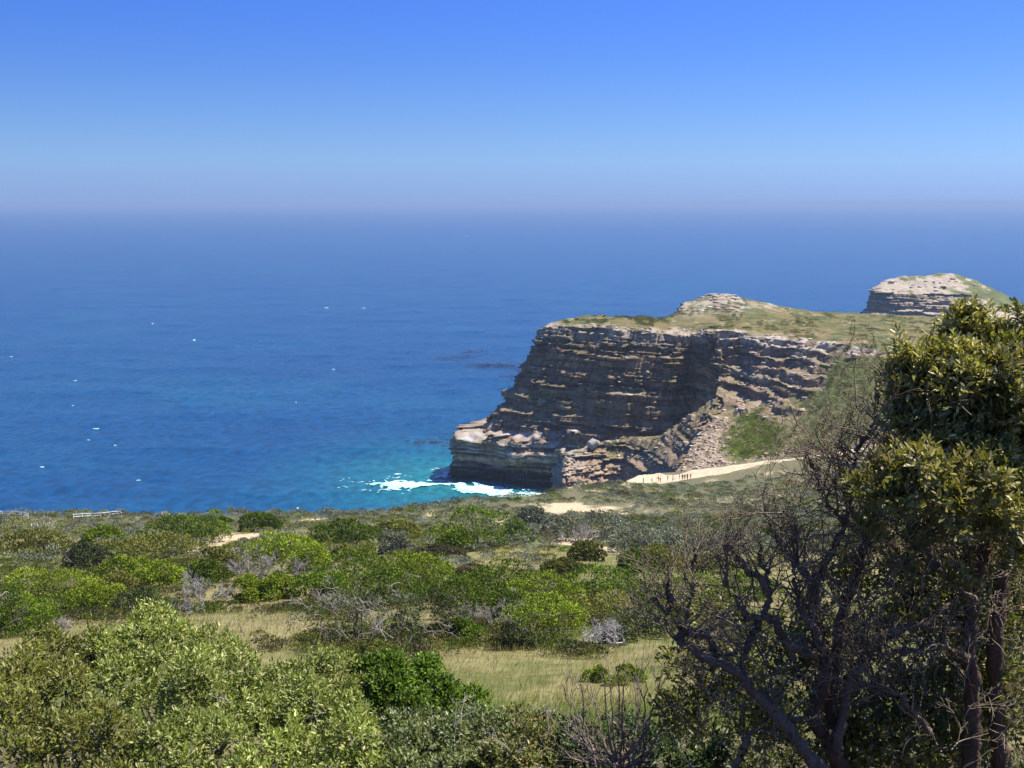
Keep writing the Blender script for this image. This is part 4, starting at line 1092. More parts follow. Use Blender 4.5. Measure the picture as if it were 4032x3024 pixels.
nk = fbm(Xs / 12, Ys / 12, 3, 66) + rng.normal(size=len(Xs)) * .28
kinds = np.where(nk > .3, 'olive', np.where(nk > -.3, 'sage', np.where(nk > -.45, 'brown', 'deep')))
size = rng.uniform(.45, 1.05, len(Xs)) * np.where(rng.random(len(Xs)) < .08, 1.5, 1)
app = size / Ys
protos = {}
for kd in ('olive', 'sage', 'brown', 'deep'):
    protos[kd] = []
    for j in range(3):
        V, F, C = clump(rng, 1.0, 0.85, 420, .17, kd)
        protos[kd].append(meshdata('foliage', V, F, M_SCRUB, C))
LAB = {'olive': 'low olive scrub clump on the far slope above the sea', 'sage': 'low grey-green scrub clump on the far slope above the sea',
       'brown': 'low brown dry scrub clump on the far slope above the sea', 'deep': 'low dark green scrub clump on the far slope above the sea'}
order = np.argsort(-app)
inframe = np.abs(Xs / Ys) < 0.44
big = [i for i in order if inframe[i]][:300]
isbig = np.zeros(len(Xs), bool); isbig[big] = True
rr_ = random.Random(9)
for i in big:
    o = bpy.data.objects.new('low_shrub', protos[kinds[i]][rr_.randrange(3)])
    s = float(size[i]); o.location = (Xs[i], Ys[i], float(zground(Xs[i], Ys[i])) - .05)
    o.scale = (s * rr_.uniform(.9, 1.4), s, s * rr_.uniform(.6, .9)); o.rotation_euler = (0, 0, rr_.uniform(0, 6.28))
    link(o); tag(o, LAB[kinds[i]], 'scrub', 'low scrub clumps on the far slope')
ORDER = ['olive', 'sage', 'brown', 'deep', 'bright', 'mixed']
clumps = []
for kd in ORDER:
    for j in range(4):
        V, F, C = clump(rng, 1.0, 1.05, 130, .22, kd)
        clumps.append(meshdata('clump_' + kd, V, F, M_SCRUB, C * [.62, .86, 1.08, 1.35][j]))
zs_ = zground(Xs, Ys)
sel = np.where(~isbig)[0]
PP = [np.stack([Xs[sel], Ys[sel], zs_[sel]], 1)]; KK = [np.array([ORDER.index(k) for k in kinds[sel]]) * 4 + rng.integers(0, 4, len(sel))]
SS = [np.stack([size[sel], size[sel], size[sel] * 1.0], 1)]
n = 11000
Yt = 42 + 110 * rng.random(n) ** 1.3; Xt = (rng.random(n) * 2 - 1) * .55 * Yt
tm = blob_mask(Xt, Yt, THICK) * (1 - blob_mask(Xt, Yt, SAND)); okt = rng.random(n) < tm * .95
Xt, Yt = Xt[okt], Yt[okt]; Zt = zground(Xt, Yt)
nk2 = fbm(Xt / 5, Yt / 5, 3, 68) + rng.normal(size=len(Xt)) * .25
kt = np.select([nk2 > .1, nk2 > -.25], [3, 5], np.where(rng.random(len(Xt)) < .5, 0, 2))
st_ = rng.uniform(.25, .62, len(Xt))
PP.append(np.stack([Xt, Yt, Zt], 1)); KK.append(kt * 4 + rng.integers(0, 2, len(Xt))); SS.append(np.stack([st_, st_, st_ * .85], 1))  # only the darkest clump tints: shade under the shrubs put into their colour
PP, KK, SS = np.concatenate(PP), np.concatenate(KK), np.concatenate(SS)
tag(gn_scatter('undergrowth', clumps, PP, KK, SS, rng.uniform(0, 6.28, len(PP))), 'mass of low heath scrub covering the slope', kind='stuff')
# scrub on the headland
PP, KK, SS = [], [], []
def tufts(surf, Wt, n, smin, smax, kindset, seed, off):
    g = np.random.default_rng(seed)
    r_, c_ = scatter_idx(Wt, n, seed)
    s_ = g.uniform(smin, smax, n)
    PP.append(surf[0][r_, c_] - np.array(off)); SS.append(np.stack([s_, s_, s_ * .75], 1))
    KK.append(np.array([ORDER.index(kindset[i]) for i in g.integers(0, len(kindset), n)]) * 4 + g.integers(0, 4, n))
HO = (30, 420, 0)
S_ = SLOPE
pl = sstep(5.7, 6.2, S_[2]) * (1 - sstep(7.9, 8.0, S_[2]))
tufts(S_, pl * sstep(0, .3, fbm(S_[0][..., 0] / 9, S_[0][..., 1] / 14, 3, 301)), 1100, .4, 1.2, ('deep', 'olive', 'brown'), 302, HO)
tufts(S_, (1 - S_[6]) * (1 - sstep(5.3, 5.8, S_[2])) * sstep(.2, .6, S_[2]) * (.25 + S_[5] * 0 + sstep(2.6, 3.6, S_[3])), 2500, .3, 1.0, ('olive', 'deep', 'brown'), 303, HO)
tufts(S_, np.clip(S_[5] - .2, 0, .4) * (1 - S_[6]), 1100, .3, .85, ('bright', 'olive', 'bright', 'deep'), 304, HO)
M_ = MAIN
tufts(M_, sstep(5.6, 6.2, M_[2]) * (1 - sstep(7.9, 8.0, M_[2])) * sstep(0, .3, fbm(M_[0][..., 0] / 9, M_[0][..., 1] / 14, 3, 305)) * sstep(1.5, 2, M_[3]), 650, .4, 1.1, ('deep', 'olive', 'brown'), 306, HO)
tufts(M_, sstep(.4, .7, M_[1][..., 2]) * sstep(2.6, 3, M_[2]) * (1 - sstep(5, 5.5, M_[2])) * sstep(1.9, 2.2, M_[3]), 700, .35, .8, ('olive', 'brown'), 307, HO)
T_ = TERR
tufts(T_, sstep(.4, .7, T_[1][..., 2]) * sstep(1.6, 2.2, T_[2]) * (1 - sstep(3.0, 3.4, T_[2])), 350, .35, .8, ('olive', 'brown', 'sage'), 308, HO)
PP, KK, SS = np.concatenate(PP), np.concatenate(KK), np.concatenate(SS)
tag(gn_scatter('scrub', clumps, PP, KK, SS, rng.uniform(0, 6.28, len(PP)), headland), 'olive and green scrub growing on ledges and plateau', kind='stuff')
# ================================================================== FOREGROUND BUSHES
def lumps_px(spec, depth=1.0):
    out = []
    for x, y, D, r in spec:
        c = at(x, y, D); R_ = r * K * D / F_PX
        out.append((*c, R_, R_ * depth, R_))
    return out
def sublumps(lumps, k, rng, keep=.85, rmin=.34, rmax=.6, out=.62):
    """break each lump of a crown into smaller uneven tufts with gaps between them"""
    res = []
    for l_ in lumps:
        l_ = np.array(l_)
        res.append((*l_[:3], *(l_[3:6] * .5)))
        for i in range(k):
            if rng.random() > keep: continue
            d = sph(rng, 1)[0]; d[2] = abs(d[2]) * 1.0 if rng.random() < .7 else d[2]
            res.append((*(l_[:3] + d * l_[3:6] * out * rng.uniform(.7, 1.15)), *(l_[3:6] * rng.uniform(rmin, rmax))))
    return res
def leaf_frame(O, D, N):
    D = unit(D[None])[0]; S = unit(np.cross(D, N)[None])[0]; N = np.cross(S, D)
    M = Matrix.Identity(4)
    for i in range(3):
        M[i][0], M[i][1], M[i][2], M[i][3] = S[i], D[i], N[i], O[i]
    return M
def sprigs(rng, lumps, n_sprig, per, L, ratio, base, alt, palt, thick=.35, upb=.7, zmin=-.5, stem=0.10, dropbias=0):
    P, d, k = crown_points(rng, lumps, n_sprig, zmin, thick)
    n = len(P)
    ax = unit(d * .8 + np.array((0, 0, upb)) + sph(rng, n) * .35)
    t = rng.random((n, per)); ang = (np.arange(per) * 2.4)[None] + rng.uniform(0, 6.28, (n, 1))
    a1 = unit(np.cross(ax, np.array((.3, .8, .1)))); a2 = np.cross(ax, a1)
    side = np.cos(ang)[..., None] * a1[:, None] + np.sin(ang)[..., None] * a2[:, None]
    O = P[:, None] + ax[:, None] * (t * stem)[..., None] + rng.normal(size=(n, per, 3)) * .008
    Dv = side * (1.0 - .55 * t)[..., None] + ax[:, None] * (.35 + .75 * t)[..., None] + rng.normal(size=(n, per, 3)) * .18
    Nv = ax[:, None] - side * .4 + rng.normal(size=(n, per, 3)) * .2
    N_ = n * per
    Ln = L * rng.uniform(.6, 1.25, N_) * (1 - .3 * t.ravel())
    lt = 1 + rng.uniform(-.28, .28, len(lumps))
    C = tint(rng, N_, base, .36, alt, palt) * np.repeat(lt[k], per)[:, None]
    return (O.reshape(-1, 3), Dv.reshape(-1, 3), Nv.reshape(-1, 3), Ln, Ln * ratio * rng.uniform(.8, 1.2, N_), np.clip(C, .004, 1)), (P, ax, stem)
LEAFMESH = {}
def leaf_proto(key, ratio, col):
    if key not in LEAFMESH:
        z = np.zeros((1, 3))
        V, F, C = leaf8(z, np.array([[0, 1., 0]]), np.array([[0, 0, 1.]]), np.ones(1), np.array([ratio]), np.array([col]))
        LEAFMESH[key] = meshdata('leaf', V, F, M_LEAF, C)
    return LEAFMESH[key]
def foliage_parts(root, data, big, key, cols, ratio, single=300):
    """the leaves that show largest become leaf parts of their own, the rest one foliage part"""
    O, D, N, L, Wd, C = data
    camp = np.array((0, 0, CAM_H))
    v = O - camp; dist = np.linalg.norm(v, axis=1)
    face = np.abs(np.sum(unit(np.cross(np.cross(D, N), D)) * unit(v), 1))
    infr = (np.abs(v[:, 0] / v[:, 1]) < .46) & (v[:, 2] / v[:, 1] > -.545)
    score = L * (0.3 + face) / dist ** 2.5 * infr
    # prefer leaves on the camera side
    idx = np.argsort(-score)[:single * 6]
    rng = np.random.default_rng(len(O))
    pick = rng.choice(idx, min(single, len(idx)), replace=False)
    rest = np.ones(len(O), bool); rest[pick] = False
    if big is True: big = len(O)
    r8 = rest & (np.arange(len(O)) < big); r4 = rest & ~r8
    V, F, CC = cat_parts([f_(O[q_], D[q_], N[q_], L[q_], Wd[q_], C[q_]) for f_, q_ in ((leaf8, r8), (leaf4, r4)) if q_.any()])
    tag(mk('foliage', shift(V, root), F, M_LEAF, root, col=CC), kind='stuff')
    rl = np.array(root.location)
    for i in pick:
        j = int(rng.integers(len(cols)))
        o = bpy.data.objects.new('leaf', leaf_proto(key + str(j), ratio, cols[j]))
        COL.objects.link(o); o.parent = root
        o.matrix_local = leaf_frame(O[i] - rl, D[i], N[i]) @ Matrix.Diagonal((L[i], L[i], L[i], 1))
def sprig_stems(P, ax, stem, tone, r):
    parts = []
    for p, a in zip(P, ax):
        V, F = tube(np.array([p - a * stem * .9, p, p + a * stem * .9]), [r, r * .9, r * .6], 3)
        parts.append((V, F, np.tile(tone, (len(V), 1))))
    return parts
def bush(spec, label, seed, n_sprig, per, L, ratio, base, alt, palt, stems, twigs=0, upb=.7, tall=0, big=False, thick=.35, key='a', cols=None, depth=1.1, zmin=-.5):
    rng = np.random.default_rng(seed)
    lumps = sublumps(lumps_px(spec, depth), 7, rng, .8, .26, .52, .72)
    n_sprig = int(n_sprig * .64); L = L * 1.15
    c = np.mean([l_[:2] for l_ in lumps], 0)
    root = empty('leafy_bush', (c[0], c[1], float(zground(c[0], c[1])) - .05))
    data, (P, ax, sl) = sprigs(rng, lumps, n_sprig, per, L, ratio, base, alt, palt, thick, upb, zmin)
    if tall:                                    # long new shoots standing above the crown, pale and tapering
        Lm = np.array(lumps); topk = np.argsort(-(Lm[:, 2] + Lm[:, 5]))[:max(3, len(Lm) // 2)]
        ex = []
        for i in range(tall):
            l_ = Lm[rng.choice(topk)]
            o = l_[:3] + np.array((rng.uniform(-.8, .8) * l_[3], rng.uniform(-.6, .6) * l_[4], l_[5] * .75))
            a_ = unit(np.array([[.12 + rng.normal() * .14, rng.normal() * .15, 1.0]]))[0]
            hh = rng.uniform(.10, .34); q = 14
            tt = np.linspace(0, 1, q); an = np.arange(q) * 2.4
            b1 = unit(np.cross(a_, (.3, .8, .1))[None])[0]; b2 = np.cross(a_, b1)
            sd_ = np.cos(an)[:, None] * b1 + np.sin(an)[:, None] * b2
            O_ = o + a_ * (tt * hh)[:, None]
            Ln = L * (1.0 - .55 * tt) * rng.uniform(.7, 1.1, q)
            ex.append((O_, sd_ * (.8 - .5 * tt)[:, None] + a_ * .9, a_ - sd_ * .3, Ln, Ln * ratio, tint(rng, q, np.array(base) * 1.35, .15)))
            stems_extra.append((tube(np.array([o - a_ * .1, o, o + a_ * hh]), [.004, .004, .002], 3), root)) if False else None
        data = tuple(np.concatenate([a0] + [e_[i] for e_ in ex]) for i, a0 in enumerate(data))
    foliage_parts(root, data, big, key, cols or [base, np.array(base) * 1.3, np.array(base) * .75, alt], ratio)
    out = []
    g0 = np.array(root.location)
    for i in range(stems):
        l_ = lumps[rng.integers(len(lumps))]
        tgt = np.array(l_[:3]); s0 = g0 + np.array((rng.normal() * .25, rng.normal() * .2, 0)); s0[2] = float(zground(s0[0], s0[1])) - .05
        m1_ = s0 * .55 + tgt * .45 + rng.normal(size=3) * .12; Pth = smooth_path([s0, m1_, tgt], 12) + rng.normal(size=(12, 3)) * .012
        out.append((Pth, np.linspace(.035, .012, 12), 3))
        for j in range(4):
            grow(rng, Pth[rng.integers(5, 11)], sph(rng, 1)[0] + np.array((0, 0, .6)), l_[3] * 1.0, .009, 1, out, .25, 4, .15)
    V, F, CC = twig_mesh(out, (0.17, 0.135, 0.105), rng, minr=.0022); mk('stem', shift(V, root), F, M_BARK, root, col=CC)
    if twigs:
        out = []
        for i in range(twigs):
            l_ = lumps[rng.integers(len(lumps))]
            dv = unit(np.array((rng.uniform(-1, 1), -1.0, rng.uniform(-.3, .8)))[None])[0]
            grow(rng, np.array(l_[:3]) + dv * np.array(l_[3:6]) * .85, (rng.uniform(-1, 1), -.1, rng.uniform(-.2, .8)), rng.uniform(.12, .32), .0055, 2, out, .35, 3, .05)
        V, F, CC = twig_mesh(out, (0.40, 0.355, 0.31), rng, minr=.002); tag(mk('twigs', shift(V, root), F, M_TWIG, root, col=CC), kind='stuff')
    tag(root, label, 'bush')
    return root
PALE = (0.205, 0.245, 0.048); PALE2 = (0.42, 0.42, 0.16); OLV = (0.185, 0.195, 0.036)
bush([(70, 1495, 9, 95), (160, 1440, 9.5, 80), (95, 1425, 9.6, 55), (30, 1590, 8, 100), (170, 1570, 8.3, 110), (250, 1640, 7.5, 100), (90, 1660, 7.4, 100), (0, 1500, 8.6, 70), (30, 1740, 7, 90), (150, 1740, 7, 90), (250, 1740, 7, 90)],
     'olive leafy bush filling the lower left corner', 601, 4300, 7, .056, .36, OLV, (0.17, 0.15, 0.06), .2, 10, 10, tall=8, key='olv')
bush([(330, 1405, 10, 85), (395, 1395, 10, 75), (440, 1440, 10, 80), (270, 1440, 9.6, 70), (290, 1490, 9.3, 90), (490, 1480, 9.8, 80), (545, 1520, 9.3, 75), (390, 1530, 8.8, 105), (470, 1620, 8, 110), (350, 1640, 7.7, 100), (520, 1580, 8.6, 80), (340, 1740, 7.2, 80), (430, 1730, 7.4, 90), (530, 1700, 7.6, 90)],
     'tall pale leafy bush with upright new shoots, left of the meadow', 602, 6000, 7, .054, .36, PALE, PALE2, .22, 12, 8, tall=34, key='pale')
bush([(640, 1510, 9.5, 75), (700, 1490, 9.6, 72), (590, 1590, 8.6, 85), (700, 1575, 8.6, 95), (620, 1660, 7.8, 90), (740, 1650, 7.8, 90), (750, 1500, 9.6, 45), (620, 1740, 7.4, 80), (710, 1740, 7.4, 80), (790, 1710, 7.6, 70)],
     'pale leafy bush between the tall one and the dark glossy bush', 603, 4000, 7, .052, .38, PALE, PALE2, .18, 9, 5, tall=20, key='pale')
bush([(830, 1498, 9.8, 72), (900, 1498, 10, 72), (955, 1530, 10, 62), (870, 1560, 9.4, 66), (1005, 1545, 10.2, 45)],
     'dark glossy green bush with rounded leaves in front of the meadow', 604, 4400, 7, .052, .58, (0.10, 0.165, 0.018), (0.18, 0.24, 0.035), .25, 8, 0, tall=7, key='gloss')
bush([(850, 1640, 8, 85), (950, 1615, 8.2, 75), (1050, 1620, 8.4, 72), (1000, 1585, 9, 45), (900, 1600, 8.6, 60), (870, 1720, 7.6, 70), (960, 1700, 7.8, 75), (1040, 1700, 7.9, 70)],
     'grey-green leafy bush below the dark glossy bush', 605, 3100, 7, .046, .5, (0.155, 0.190, 0.066), (0.24, 0.24, 0.12), .25, 8, 4, key='sag')
bush([(1150, 1625, 8.4, 66), (1110, 1590, 9, 48), (1200, 1650, 8.2, 66), (1170, 1580, 9.4, 36), (1080, 1660, 8, 60), (1130, 1710, 7.8, 65), (1220, 1720, 7.8, 65)],
     'mixed olive bush left of the foreground dead bush', 606, 2300, 7, .044, .46, (0.155, 0.170, 0.046), (0.27, 0.20, 0.09), .2, 7, 6, key='mix')
bush([(1240, 1600, 8.2, 50), (1290, 1640, 7.8, 60), (1370, 1620, 7.8, 55), (1440, 1650, 7.4, 60), (1330, 1590, 8.4, 40), (1540, 1655, 7.2, 55), (1300, 1710, 7.6, 60), (1400, 1710, 7.5, 60), (1490, 1720, 7.4, 60)],
     'dark low leafy bush around the foreground dead bush', 607, 1700, 7, .05, .46, (0.055, 0.090, 0.020), (0.11, 0.12, 0.04), .25, 7, 6, key='low')

bush([(1500, 1600, 8.8, 60), (1600, 1560, 9, 70), (1700, 1610, 8.6, 75), (1560, 1650, 8.2, 60), (1800, 1550, 9, 75), (1660, 1500, 9.6, 55), (1600, 1690, 8.2, 75), (1720, 1690, 8.2, 75), (1800, 1650, 8.4, 70)],
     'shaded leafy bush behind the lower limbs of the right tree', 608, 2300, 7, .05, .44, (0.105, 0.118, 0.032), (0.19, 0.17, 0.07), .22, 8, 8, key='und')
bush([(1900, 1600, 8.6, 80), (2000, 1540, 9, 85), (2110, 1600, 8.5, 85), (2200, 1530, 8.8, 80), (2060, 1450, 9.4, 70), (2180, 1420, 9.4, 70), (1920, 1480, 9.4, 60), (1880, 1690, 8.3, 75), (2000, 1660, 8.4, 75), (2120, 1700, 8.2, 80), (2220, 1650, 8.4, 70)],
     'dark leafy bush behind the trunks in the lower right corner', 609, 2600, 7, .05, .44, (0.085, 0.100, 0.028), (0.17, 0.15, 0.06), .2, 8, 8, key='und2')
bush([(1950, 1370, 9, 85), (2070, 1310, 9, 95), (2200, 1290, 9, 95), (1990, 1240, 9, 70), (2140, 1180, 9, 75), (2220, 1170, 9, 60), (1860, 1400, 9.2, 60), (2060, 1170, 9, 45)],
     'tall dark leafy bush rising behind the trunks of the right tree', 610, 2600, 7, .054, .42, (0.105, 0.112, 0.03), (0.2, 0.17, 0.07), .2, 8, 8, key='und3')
# ------------------------------------------------------------------ dead bush in the foreground
rng = np.random.default_rng(701)
b0_ = at(1335, 1690, 7.0)
root = empty('dead_bush', (b0_[0], b0_[1], float(zground(b0_[0], b0_[1])) - .05))
tips = [(1213, 1478), (1235, 1500), (1254, 1462), (1280, 1480), (1303, 1446), (1336, 1436), (1350, 1470), (1381, 1446), (1396, 1470), (1432, 1448), (1420, 1500), (1215, 1540), (1270, 1520), (1180, 1570), (1320, 1480), (1445, 1540)]
for i, (x, y) in enumerate(tips):
    e_ = at(x, y, 7.0 + rng.uniform(-.5, .5)); s0 = b0_ + rng.normal(size=3) * (.07, .07, .02)
    mid = s0 * .5 + e_ * .5 + np.array(((e_[0] - s0[0]) * .12, rng.normal() * .05, -.05))
    Pth = smooth_path([np.array((s0[0], s0[1], root.location[2])), s0, mid, e_], 22) + rng.normal(size=(22, 3)) * .007
    V, F, C = twig_mesh([(Pth, np.linspace(.015, .003, 22), 4)], (0.21, 0.165, 0.12), rng); br = mk('branch', shift(V, root), F, M_BARK, root, col=C)
    tw = []
    for j in range(9):
        k_ = rng.integers(7, 21); td = unit((Pth[k_ + 1 if k_ < 21 else 21] - Pth[k_ - 1])[None])[0]
        grow(rng, Pth[k_], td + sph(rng, 1)[0] * .7, rng.uniform(.08, .24), .0036, 1, tw, .18, 4, .2, spread=.7)
    V, F, C = twig_mesh(tw, (0.24, 0.195, 0.145), rng, minr=.0016); tag(mk('twigs', shift(V, root), F, M_TWIG, br, col=C), kind='stuff')
tag(root, 'bare brown dead bush fanning upward in the foreground below the meadow', 'dead bush')

# ------------------------------------------------------------------ the big tree-like bush on the right
rng = np.random.default_rng(801)
c0 = at(1950, 1659, 6.3)
root = empty('tree', (c0[0], c0[1], float(zground(c0[0], c0[1])) - .05))
def lp(pts, D0, r0, r1, n=30, jit=.010, dz=0.0):
    Dv = D0 if np.ndim(D0) else np.full(len(pts), D0)
    P = smooth_path([atp(u, v, d_) for (u, v), d_ in zip(pts, Dv)], n)
    return P + rng.normal(size=P.shape) * jit, np.linspace(r0, r1, n) * (1 + rng.uniform(-.12, .12, n))
LIMBS = [   # photo-pixel courses of the trunks and limbs, distance, radii
 ('trunk', [(3800, 3330), (3822, 3024), (3828, 2740), (3820, 2586), (3839, 2370), (3856, 2230), (3905, 2080), (3890, 1900), (3850, 1750)], 6.2, .058, .020),
 ('trunk', [(3960, 3330), (3944, 3024), (3919, 2771), (3925, 2432), (3955, 2247), (3990, 2050), (3975, 1800), (3960, 1600)], 6.4, .062, .018),
 ('trunk', [(3330, 3260), (3296, 2956), (3215, 2833), (3250, 2617), (3228, 2524), (3203, 2308), (3240, 2230), (3290, 2154), (3330, 2060), (3360, 1950)], 6.3, .055, .014),
 ('limb', [(3296, 2956), (3310, 2830), (3345, 2697), (3395, 2598), (3493, 2506), (3617, 2457), (3720, 2400), (3800, 2330)], 6.25, .036, .016),
 ('trunk', [(3310, 3150), (3270, 2800), (3296, 2494), (3364, 2278), (3420, 2123), (3445, 1980), (3470, 1840), (3540, 1700)], 6.5, .045, .014),
 ('limb', [(3260, 3060), (3147, 2936), (3060, 2830), (2990, 2740), (2890, 2645), (2780, 2590), (2700, 2540), (2662, 2515)], 6.0, .042, .021),
 ('limb', [(2662, 2515), (2700, 2480), (2718, 2400), (2732, 2330), (2728, 2270), (2738, 2200), (2742, 2125)], 6.0, .017, .006),
 ('limb', [(2690, 2490), (2650, 2430), (2640, 2370), (2630, 2300), (2628, 2215)], 6.0, .012, .006),
 ('limb', [(2655, 2505), (2620, 2440), (2600, 2390), (2575, 2355)], 6.0, .010, .004),
 ('limb', [(2690, 2490), (2760, 2500), (2800, 2530), (2812, 2590), (2800, 2640)], 6.05, .017, .020),
 ('limb', [(3240, 2600), (3110, 2540), (3080, 2490), (3050, 2440), (3000, 2425), (2940, 2430), (2900, 2370), (2870, 2290), (2860, 2180), (2865, 2100)], (6.34, 6.12, 6.1, 6.1, 6.1, 6.1, 6.1, 6.1, 6.1, 6.1), .030, .007),
 ('limb', [(3000, 2425), (3032, 2340), (2985, 2270), (2935, 2240), (2900, 2190), (2870, 2120)], 6.1, .020, .006),
 ('limb', [(3032, 2340), (3020, 2270), (3000, 2210), (2990, 2120)], 6.1, .013, .005),
 ('limb', [(2985, 2430), (2972, 2490), (2930, 2550), (2918, 2660)], 6.15, .020, .017),
 ('limb', [(3228, 2524), (3160, 2400), (3130, 2300), (3120, 2180), (3140, 2050)], 6.2, .022, .006),
 ('limb', [(3203, 2308), (3150, 2230), (3090, 2170), (3040, 2090), (3010, 2000)], 6.25, .018, .005),
 ('limb', [(3330, 2060), (3270, 1990), (3230, 1920), (3210, 1860), (3195, 1810)], 6.3, .016, .004),
 ('limb', [(3360, 1950), (3370, 1820), (3420, 1700), (3450, 1600), (3460, 1500)], 6.3, .016, .005),
 ('limb', [(3420, 2123), (3350, 1980), (3310, 1880), (3300, 1790)], 6.4, .018, .004),
 ('limb', [(3540, 1700), (3620, 1550), (3700, 1400), (3770, 1320), (3790, 1290)], 6.4, .018, .005),
 ('limb', [(3850, 1750), (3830, 1600), (3820, 1400), (3812, 1330)], 6.2, .018, .006),
 ('limb', [(3820, 2586), (3700, 2540), (3560, 2560), (3420, 2590)], 6.1, .020, .008),
 ('limb', [(3839, 2370), (3740, 2280), (3640, 2180), (3600, 2080)], 6.1, .020, .006),
 ('limb', [(3660, 2880), (3560, 2760), (3460, 2700), (3330, 2690)], 6.0, .016, .006),
 ('limb', [(2890, 3024), (2960, 2900), (3060, 2860), (3160, 2830)], 6.1, .018, .012),
]
paths = []; limb_objs = []
for nm, pts, D_, r0, r1 in LIMBS:
    P_, rr = lp(pts, D_, r0, r1, 90 if nm == 'trunk' else 56, .005)
    P_ = P_ + np.stack([fbm(np.arange(len(P_)) / 7, np.full(len(P_), D_[0] if np.ndim(D_) else D_ + r0 * 99), 3, q_) * .03 for q_ in (1, 2, 3)], 1) * np.sin(np.linspace(0, np.pi, len(P_)))[:, None]
    V, F = tube(P_, rr, 8 if nm == 'trunk' else 7)
    V = V + (fbm(V[:, 0] * 30 + V[:, 1] * 20, V[:, 2] * 16, 4, 66) * .022)[:, None] * unit(V - P_.repeat(8 if nm == 'trunk' else 7, 0))
    tone = np.array((0.125, 0.085, 0.055)) if nm == 'trunk' else np.array((0.18, 0.135, 0.095))
    cc = tone * (1 + .35 * fbm(V[:, 0] * 30, V[:, 2] * 14, 3, 67))[:, None]
    limb_objs.append(mk(nm, shift(V, root), F, M_BARK, root, col=cc, smooth=False))
    paths.append((P_, rr))
for i, (P_, rr) in enumerate(paths):
    n_ = 16 if i < 5 else 14
    if 14 <= i <= 18: n_ = 20
    if i in (19, 20): continue
    tw = []
    for j in range(n_):
        k_ = rng.integers(6, len(P_) - 1); td = unit((P_[k_ + 1] - P_[k_ - 1])[None])[0]
        grow(rng, P_[k_], td + sph(rng, 1)[0] * 1.0 + np.array((-.1, 0, .25)), rng.uniform(.10, .34), min(rr[k_] * .5, .0075), 2, tw, .2, 3, .15, .62, spread=.85)
    V, F, C = twig_mesh(tw, (0.21, 0.165, 0.11), rng, v=.5, minr=.0018)
    tag(mk('twigs', shift(V, root), F, M_TWIG, limb_objs[i], col=C), kind='stuff')
tw = []
for (x0, y0, x1, y1, n_) in [(1800, 1140, 1940, 940, 55), (1660, 1260, 1790, 1100, 34), (1800, 1250, 2000, 950, 90), (1480, 1400, 1640, 1200, 24), (1900, 1180, 2150, 1120, 30), (1500, 1650, 1700, 1400, 26), (1850, 1000, 2000, 850, 26), (1950, 1450, 2200, 1250, 40), (1480, 1640, 1560, 1560, 10), (1700, 1400, 2000, 1250, 30), (1900, 1640, 2200, 1450, 40), (1960, 1240, 2200, 1130, 50), (1600, 1500, 1900, 1300, 30)]:
    for j in range(n_):                          # dead twig masses inside the crown
        s = at(rng.uniform(x0, x1), rng.uniform(min(y0, y1), max(y0, y1)), rng.uniform(5.8, 6.7))
        grow(rng, s, (rng.normal() * .8 - .15, rng.normal() * .5, rng.uniform(-.2, 1.2)), rng.uniform(.14, .38), rng.uniform(.003, .006), 2, tw, .2, 3, .1, .65, spread=.9)
V, F, C = twig_mesh(tw, (0.21, 0.165, 0.11), rng, v=.5, minr=.0018)
tag(mk('twigs', shift(V, root), F, M_TWIG, root, col=C), kind='stuff')
TOP = lumps_px([(2085, 668, 6.2, 12), (2110, 700, 6.2, 14), (2085, 705, 6.2, 28), (2150, 715, 6.2, 16), (1945, 745, 6, 8), (2078, 750, 6.2, 45), (2120, 785, 6.2, 66), (2035, 805, 6.1, 52), (1978, 808, 6, 30), (1958, 775, 6, 14), (2190, 800, 6.2, 85), (2080, 850, 6, 90), (2000, 860, 6, 62), (2170, 900, 6, 95), (1955, 840, 6.1, 42), (2100, 950, 6.1, 75), (2200, 990, 6, 80), (2215, 700, 6.2, 24), (1935, 815, 6.1, 26), (1918, 850, 6.0, 12), (1925, 905, 6.2, 14), (1942, 880, 6.1, 34), (1935, 940, 6.0, 36), (1990, 960, 5.9, 50), (2050, 985, 5.9, 50), (2130, 1015, 5.8, 50), (2205, 1060, 5.8, 60)], 1.0)
MID = lumps_px([(1925, 1045, 5.6, 45), (1995, 1050, 5.5, 62), (2075, 1055, 5.5, 60), (1890, 1090, 5.5, 34), (2050, 1110, 5.4, 50), (2130, 1085, 5.5, 45), (1960, 1100, 5.5, 50), (1850, 1075, 5.7, 22), (2165, 1130, 5.6, 36), (2100, 1140, 5.8, 30), (1930, 1000, 5.8, 24), (1880, 1160, 5.9, 24), (2000, 1165, 5.9, 34), (2150, 1170, 5.8, 42), (2205, 1230, 5.9, 46), (1950, 1240, 6, 28), (2080, 1260, 5.9, 26)], 1.0)
INN = lumps_px([(1530, 1370, 7, 75), (1490, 1470, 6.8, 70), (1560, 1490, 6.8, 85), (1620, 1410, 7, 75), (1480, 1570, 6.6, 65), (1700, 1450, 7, 95), (1800, 1400, 7, 105), (1650, 1580, 6.6, 95), (1800, 1560, 6.7, 115), (1950, 1500, 6.7, 125), (2100, 1450, 6.7, 125),
                (2000, 1300, 6.7, 115), (2150, 1250, 6.7, 95), (1900, 1620, 6.5, 105), (2080, 1620, 6.5, 115), (1850, 1270, 7, 75), (2190, 1560, 6.6, 95), (1730, 1340, 7.2, 60), (2050, 1180, 6.8, 80), (1980, 960, 6.7, 60), (2060, 1010, 6.8, 70), (2150, 1010, 6.8, 80), (2200, 1090, 6.8, 80), (2120, 1160, 6.8, 80), (1990, 1160, 6.9, 70), (2190, 1190, 6.8, 80), (1930, 1200, 7, 60), (1850, 1160, 7, 45), (1960, 1330, 6.9, 80), (2190, 1350, 6.9, 90)], 1.0)
